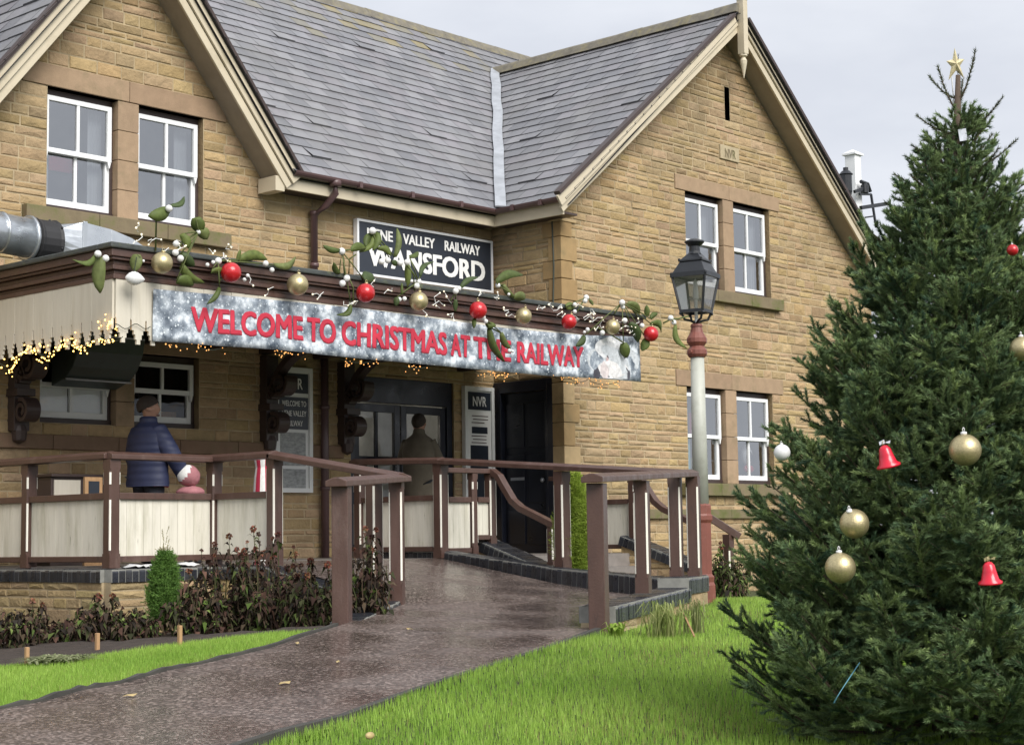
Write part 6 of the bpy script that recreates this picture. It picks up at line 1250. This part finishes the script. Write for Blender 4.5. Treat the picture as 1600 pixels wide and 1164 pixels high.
# ---- withered dahlias and bed plants
DC = [(.04, .028, .02), (.06, .04, .026), (.03, .024, .018), (.085, .06, .035), (.05, .055, .02), (.11, .08, .05), (.1, .052, .036), (.075, .038, .028)]
def dahlia(label, gx, D, wpx, ytop, flowers, gcol=.14):
    g = at(gx, 960, D=D); g.z = float(gz(g.x, g.y)); k = g.dot(fw)/FPX; hpx = (at(gx, ytop, D=D).z-g.z)/k; o = thing('withered_dahlia', label, 'plant', g, 'withered plants in the flower bed'); W2, Hh = wpx*k/2, hpx*k; ms = MB(); Pq, Cq = [], []; tips = []
    for i in range(int(16+wpx*.2)):
        a = rng.uniform(0, 6.28); r = W2*1.25*math.sqrt(rng.random()); hh = Hh*rng.uniform(.5, 1.0)*(1-.35*(r/W2)**2); e = g+Vector((r*math.cos(a), r*math.sin(a)*.7, hh)); s = g+Vector((r*.75*math.cos(a), r*.75*math.sin(a)*.7, -.03)); m = s.lerp(e, .5)+Vector((rng.uniform(-.04, .04), rng.uniform(-.04, .04), .03))
        ms.tube([s, m, e], [.008, .006, .004], 4, rng.choice(((.05, .06, .02), (.06, .04, .025), (.09, .085, .04)))); tips.append(e)
        for j in range(34):
            t = rng.uniform(.04, 1); p = np.array(s.lerp(m, t*2) if t < .5 else m.lerp(e, t*2-1)); az = rng.uniform(0, 6.28); q = np.array([math.cos(az), math.sin(az), rng.uniform(-1.1, 1.0)]); q /= np.linalg.norm(q); ln = rng.uniform(.035, .09); wd_ = ln*rng.uniform(.3, .75); sd = np.cross(q, [0, 0, 1])+nr.normal(0, .4, 3); sd /= np.linalg.norm(sd)
            mid = p+q*ln*.5+np.array([0, 0, .012]); e2 = p+q*ln+np.array([0, 0, -ln*rng.uniform(.2, .8)]); c = np.array(rng.choice(DC)) if rng.random() > gcol else np.array(rng.choice(((.1, .16, .03), (.14, .19, .05), (.08, .1, .03)))); c = c*rng.uniform(.4, 1.15)
            Pq += [[p, mid-sd*wd_/2, mid+sd*wd_/2], [mid-sd*wd_/2, e2, mid+sd*wd_/2]]; Cq += [c, c*.85]
    tri_mesh('leaves', np.array(Pq), np.array(Cq), M['deadleaf'], o); ms.build('stems', M['deadleaf'], o)
    tips.sort(key=lambda v: -v.z)
    for i in range(min(flowers, len(tips))):
        mb = MB(); e = tips[i]+Vector((0, 0, rng.uniform(0, .08))); r = rng.uniform(.016, .034); c = rng.choice(((.1, .04, .028), (.2, .08, .05), (.07, .035, .025), (.3, .15, .09), (.13, .05, .03)))
        mb.tube([tips[i], e], .003, 4, (.05, .05, .02))
        for _ in range(46):
            v = Vector((rng.gauss(0, 1), rng.gauss(0, 1), rng.gauss(.2, 1))).normalized(); s2 = v.cross(Vector((rng.gauss(0, 1), rng.gauss(0, 1), rng.gauss(0, 1)))).normalized(); q0 = e+v*r*.35; k2 = rng.uniform(.6, 1.25); mb.face([q0-s2*r*.22, q0+s2*r*.22, q0+s2*r*.2+v*r*.5*k2, q0+v*r*.75*k2+Vector((0, 0, -r*.2)), q0-s2*r*.2+v*r*.5*k2], tuple(x*rng.uniform(.7, 1.3) for x in c))
        0 and mb.ball(e, r, 9, 7, c, sc=(1, 1, rng.uniform(.7, 1.1))); mb.v[-58:] = [tuple(Vector(v)+Vector((rng.uniform(-.3, .3), rng.uniform(-.3, .3), rng.uniform(-.3, .3)))*r) for v in mb.v[-58:]] if False else mb.v[-58:]; mb.build('flower_head', M['deadleaf'], o, smooth=True)
    return o
dahlia('low blackened withered plant at the far left of the flower bed', 55, 14.9, 150, 940, 2)
dahlia('limp brown withered plant left of the slim conifer', 165, 14.8, 105, 928, 2)
dahlia('small dark withered plant immediately left of the slim conifer stem', 218, 14.7, 70, 950, 0)
dahlia('mass of withered leaves between the slim conifer and the tall dahlia bush', 310, 14.9, 90, 895, 1, .15)
dahlia('tall withered dahlia bush with dried heads right of the slim conifer', 352, 15.2, 120, 838, 9, .1)
dahlia('largest withered dahlia bush with orange brown heads in front of the cream panels', 420, 15.1, 130, 822, 14, .12)
dahlia('dense withered dahlia bush with green shoots against the sloping ramp wall', 455, 14.5, 120, 880, 6, .2)
dahlia('withered dahlia bush crowding the foot of the tall left ramp post', 500, 14.0, 90, 868, 5, .15)
dahlia('withered dahlia bush with peach coloured blooms behind the tall left ramp post', 578, 14.15, 80, 826, 6, .1)
dahlia('scraggy green and brown plant behind the lamp post', 1140, 18.8, 70, 838, 3, .6)
def tuft(name, label, px, py, wpx, hpx, n, cA, cB, wide=.008, cat='plant'):
    g = on_ground(px, py); k = g.dot(fw)/FPX; Pq, Cq = [], []
    for i in range(n):
        a = rng.uniform(0, 6.28); b = np.array(g)+np.array([rng.gauss(0, .25)*wpx*k*.5, rng.gauss(0, .25)*wpx*k*.4, -.02]); q = np.array([math.cos(a), math.sin(a), 0]); hh = hpx*k*rng.uniform(.6, 1.1); o_ = wpx*k*.45*rng.uniform(.2, 1); s = np.array([-q[1], q[0], 0])*wide/2; m = b+q*o_*.35+np.array([0, 0, hh]); e = b+q*o_+np.array([0, 0, hh*rng.uniform(.4, .95)]); c = np.array(cA)+(np.array(cB)-np.array(cA))*rng.random()
        Pq += [[b-s, b+s, m+s*.8], [b-s, m+s*.8, m-s*.8], [m-s*.8, m+s*.8, e]]; Cq += [c*.9, c, c*1.1]
    return tag(tri_mesh(name, np.array(Pq), np.array(Cq), M['grass']), label, cat)
tuft('grass_clump', 'long arching pale grass clump in front of the blue brick coping', 1035, 990, 120, 52, 130, (.16, .22, .05), (.42, .45, .18))
tuft('grass_clump', 'small thin grass clump at the corner beside the christmas tree', 1085, 985, 60, 50, 50, (.13, .18, .05), (.32, .33, .15))
tuft('broadleaf_weed', 'bright green broad leaved weed at the foot of the right hand end post', 964, 989, 56, 20, 34, (.2, .32, .04), (.36, .48, .1), wide=.028, cat='weed')
g = on_ground(1085, 994); mb = MB(); mb.tube([g, at(1062, 945, D=13.2)], .008, 5); tag(mb.build('stick', M['wood']), 'thin straw coloured stick leaning in the grass by the brick coping', 'stick')
for px, y0, y1, lab in ((42, 1034, 1011, 'short wooden peg in the soil at the far left'), (152, 1014, 989, 'wooden peg in the soil in the middle of the three'), (281, 1003, 977, 'wooden peg at the lawn edge right of the slim conifer')):
    g = on_ground(px, y0); k = g.dot(fw)/FPX; mb = MB(); mb.box(g.x-3*k, g.x+3*k, g.y-3*k, g.y+3*k, g.z-.06, g.z+(y0-y1)*k); tag(mb.build('garden_peg', M['wood'], bevel=.003), lab, 'garden peg', 'wooden pegs along the flower bed')

# ---- flower bed soil
edge_px = [(-160, 1052), (0, 1037), (110, 1026), (230, 1008), (330, 996), (430, 984), (480, 982), (522, 978)]
ED = [on_ground(*p) for p in edge_px]; WALL = [Vector((4.5, 15.5, 0)), Vector((8.98, 15.6, 0)), Vector((8.99, 13.5, 0)), Vector((9.2, 13.12, 0)), Vector((10.1, 13.12, 0)), Vector((10.14, 12.3, 0)), Vector((10.15, 11.2, 0)), Vector((9.3, 10.25, 0))]
mb = MB(); rows_ = []
for i in range(len(ED)-1):
    for t in range(4):
        a, b = ED[i].lerp(ED[i+1], t/4), WALL[i].lerp(WALL[i+1], t/4); rows_.append((a, b))
rows_.append((ED[-1], WALL[-1])); vs = []
for a, b in rows_:
    for k in range(13):
        p = a.lerp(b, k/12); vs.append((p.x, p.y, float(gz(p.x, p.y))-.02+(.035*rng.random() if 0 < k < 12 else 0)))
mb.mesh(vs, [(i*13+k, i*13+k+1, (i+1)*13+k+1, (i+1)*13+k) for i in range(len(rows_)-1) for k in range(12)]); tag(mb.build('flower_bed', M['soil'], smooth=True), kind='structure')

# ---- lawns: short blades, thinning with distance
def lawn(name, poly, n, holes=()):
    xs_, ys_ = [p[0] for p in poly], [p[1] for p in poly]; N_ = n*4; x = nr.uniform(min(xs_), max(xs_), N_); y = nr.uniform(min(ys_), max(ys_), N_); m = inside_poly(x, y, poly)
    for h in holes: m &= ~inside_poly(x, y, h)
    d = x*fw.x+y*fw.y; u = (x*rt.x+y*rt.y)/np.maximum(d, .1); m &= (d > 4.5) & (np.abs(u) < .58); m &= nr.random(N_) < np.clip((9/np.maximum(d, 1))**1.6, 0, 1)
    x, y = x[m][:n], y[m][:n]; z = np.concatenate([gz(x[i:i+4000], y[i:i+4000]) for i in range(0, len(x), 4000)]); q = len(x)
    patch = np.sin(x*2.1+1.3*np.sin(y*1.7))*np.sin(y*2.6+x*.8)*.5+.5; az = nr.uniform(0, 6.28, q); h = nr.uniform(.002, .024, q)*(.7+.5*patch); le = nr.uniform(.3, 1.5, q)*h; w_ = nr.uniform(.0035, .007, q)
    b = np.stack([x, y, z-.045], 1); s = np.stack([-np.sin(az), np.cos(az), az*0], 1)*w_[:, None]/2; t = b+np.stack([np.cos(az)*le, np.sin(az)*le, h+.034], 1)
    P_ = np.stack([b-s, b+s, t], 1); k = np.clip(patch*.6+nr.normal(.2, .22, q), 0, 1)[:, None]; C_ = np.array((.22, .39, .055))*(1-k)+np.array((.42, .6, .12))*k; dead = nr.random(q) < .02+.16*np.clip(np.sin(x*1.3+2)*np.sin(y*1.9+1)*1.4-.5, 0, 1); C_[dead] = np.array((.32, .27, .12)); C_ *= nr.uniform(.75, 1.2, (q, 1))
    return tag(tri_mesh(name, P_, C_, M['grass']), kind='stuff')
rp = [(p.x+.02, p.y-.06) for p in RE[1:]]
lawn('grass', rp+[(10.25, 8.2), (12.9, 9.4), (13.4, 9.6), (14.4, 10.6), (19, 12.5), (21, 9), (14, -1), (5, -1)], 300000)
lp = [(p.x-.01, p.y+.07) for p in LE[1:]]
lawn('grass', lp+[(p.x, p.y) for p in ED[::-1]], 60000)
# moss-pale ground cover fringe at the bed edge
tuft('ground_cover', 'pale creeping ground cover along the left lawn edge', 95, 1030, 150, 10, 420, (.16, .2, .08), (.4, .42, .25), wide=.02)['kind'] = 'stuff'
# fallen leaves
lf = [(445, 1070, .045), (203, 1090, .04), (465, 1008, .03), (528, 1037, .022), (640, 985, .025)]
for i, (px, py, s) in enumerate(lf):
    g = on_ground(px, py, pz if True else gz)+Vector((0, 0, .008)); a = rng.uniform(0, 6.28); u_, v_ = Vector((math.cos(a), math.sin(a), 0)), Vector((-math.sin(a), math.cos(a), 0)); mb = MB()
    vs = [g-u_*s, g-u_*s*.3+v_*s*.5+Vector((0, 0, .008)), g+u_*s*.5+v_*s*.4, g+u_*s+Vector((0, 0, .012)), g+u_*s*.4-v_*s*.45, g-u_*s*.4-v_*s*.45+Vector((0, 0, .006))]; mb.face(vs)
    l = tag(mb.build('fallen_leaf', M['yellowleaf']), 'small yellow fallen leaf lying on the wet path', 'leaf', 'fallen leaves on the path'); sm = l.modifiers.new('thick', 'SOLIDIFY'); sm.thickness = .002
g = on_ground(578, 1160); mb = MB(); mb.ball((g.x, g.y, g.z+.03), .03, 8, 6, sc=(1, .5, .6)); tag(mb.build('fallen_leaf', M['yellowleaf'], smooth=True), 'curled brown leaf standing in the grass at the bottom edge of the lawn', 'leaf')
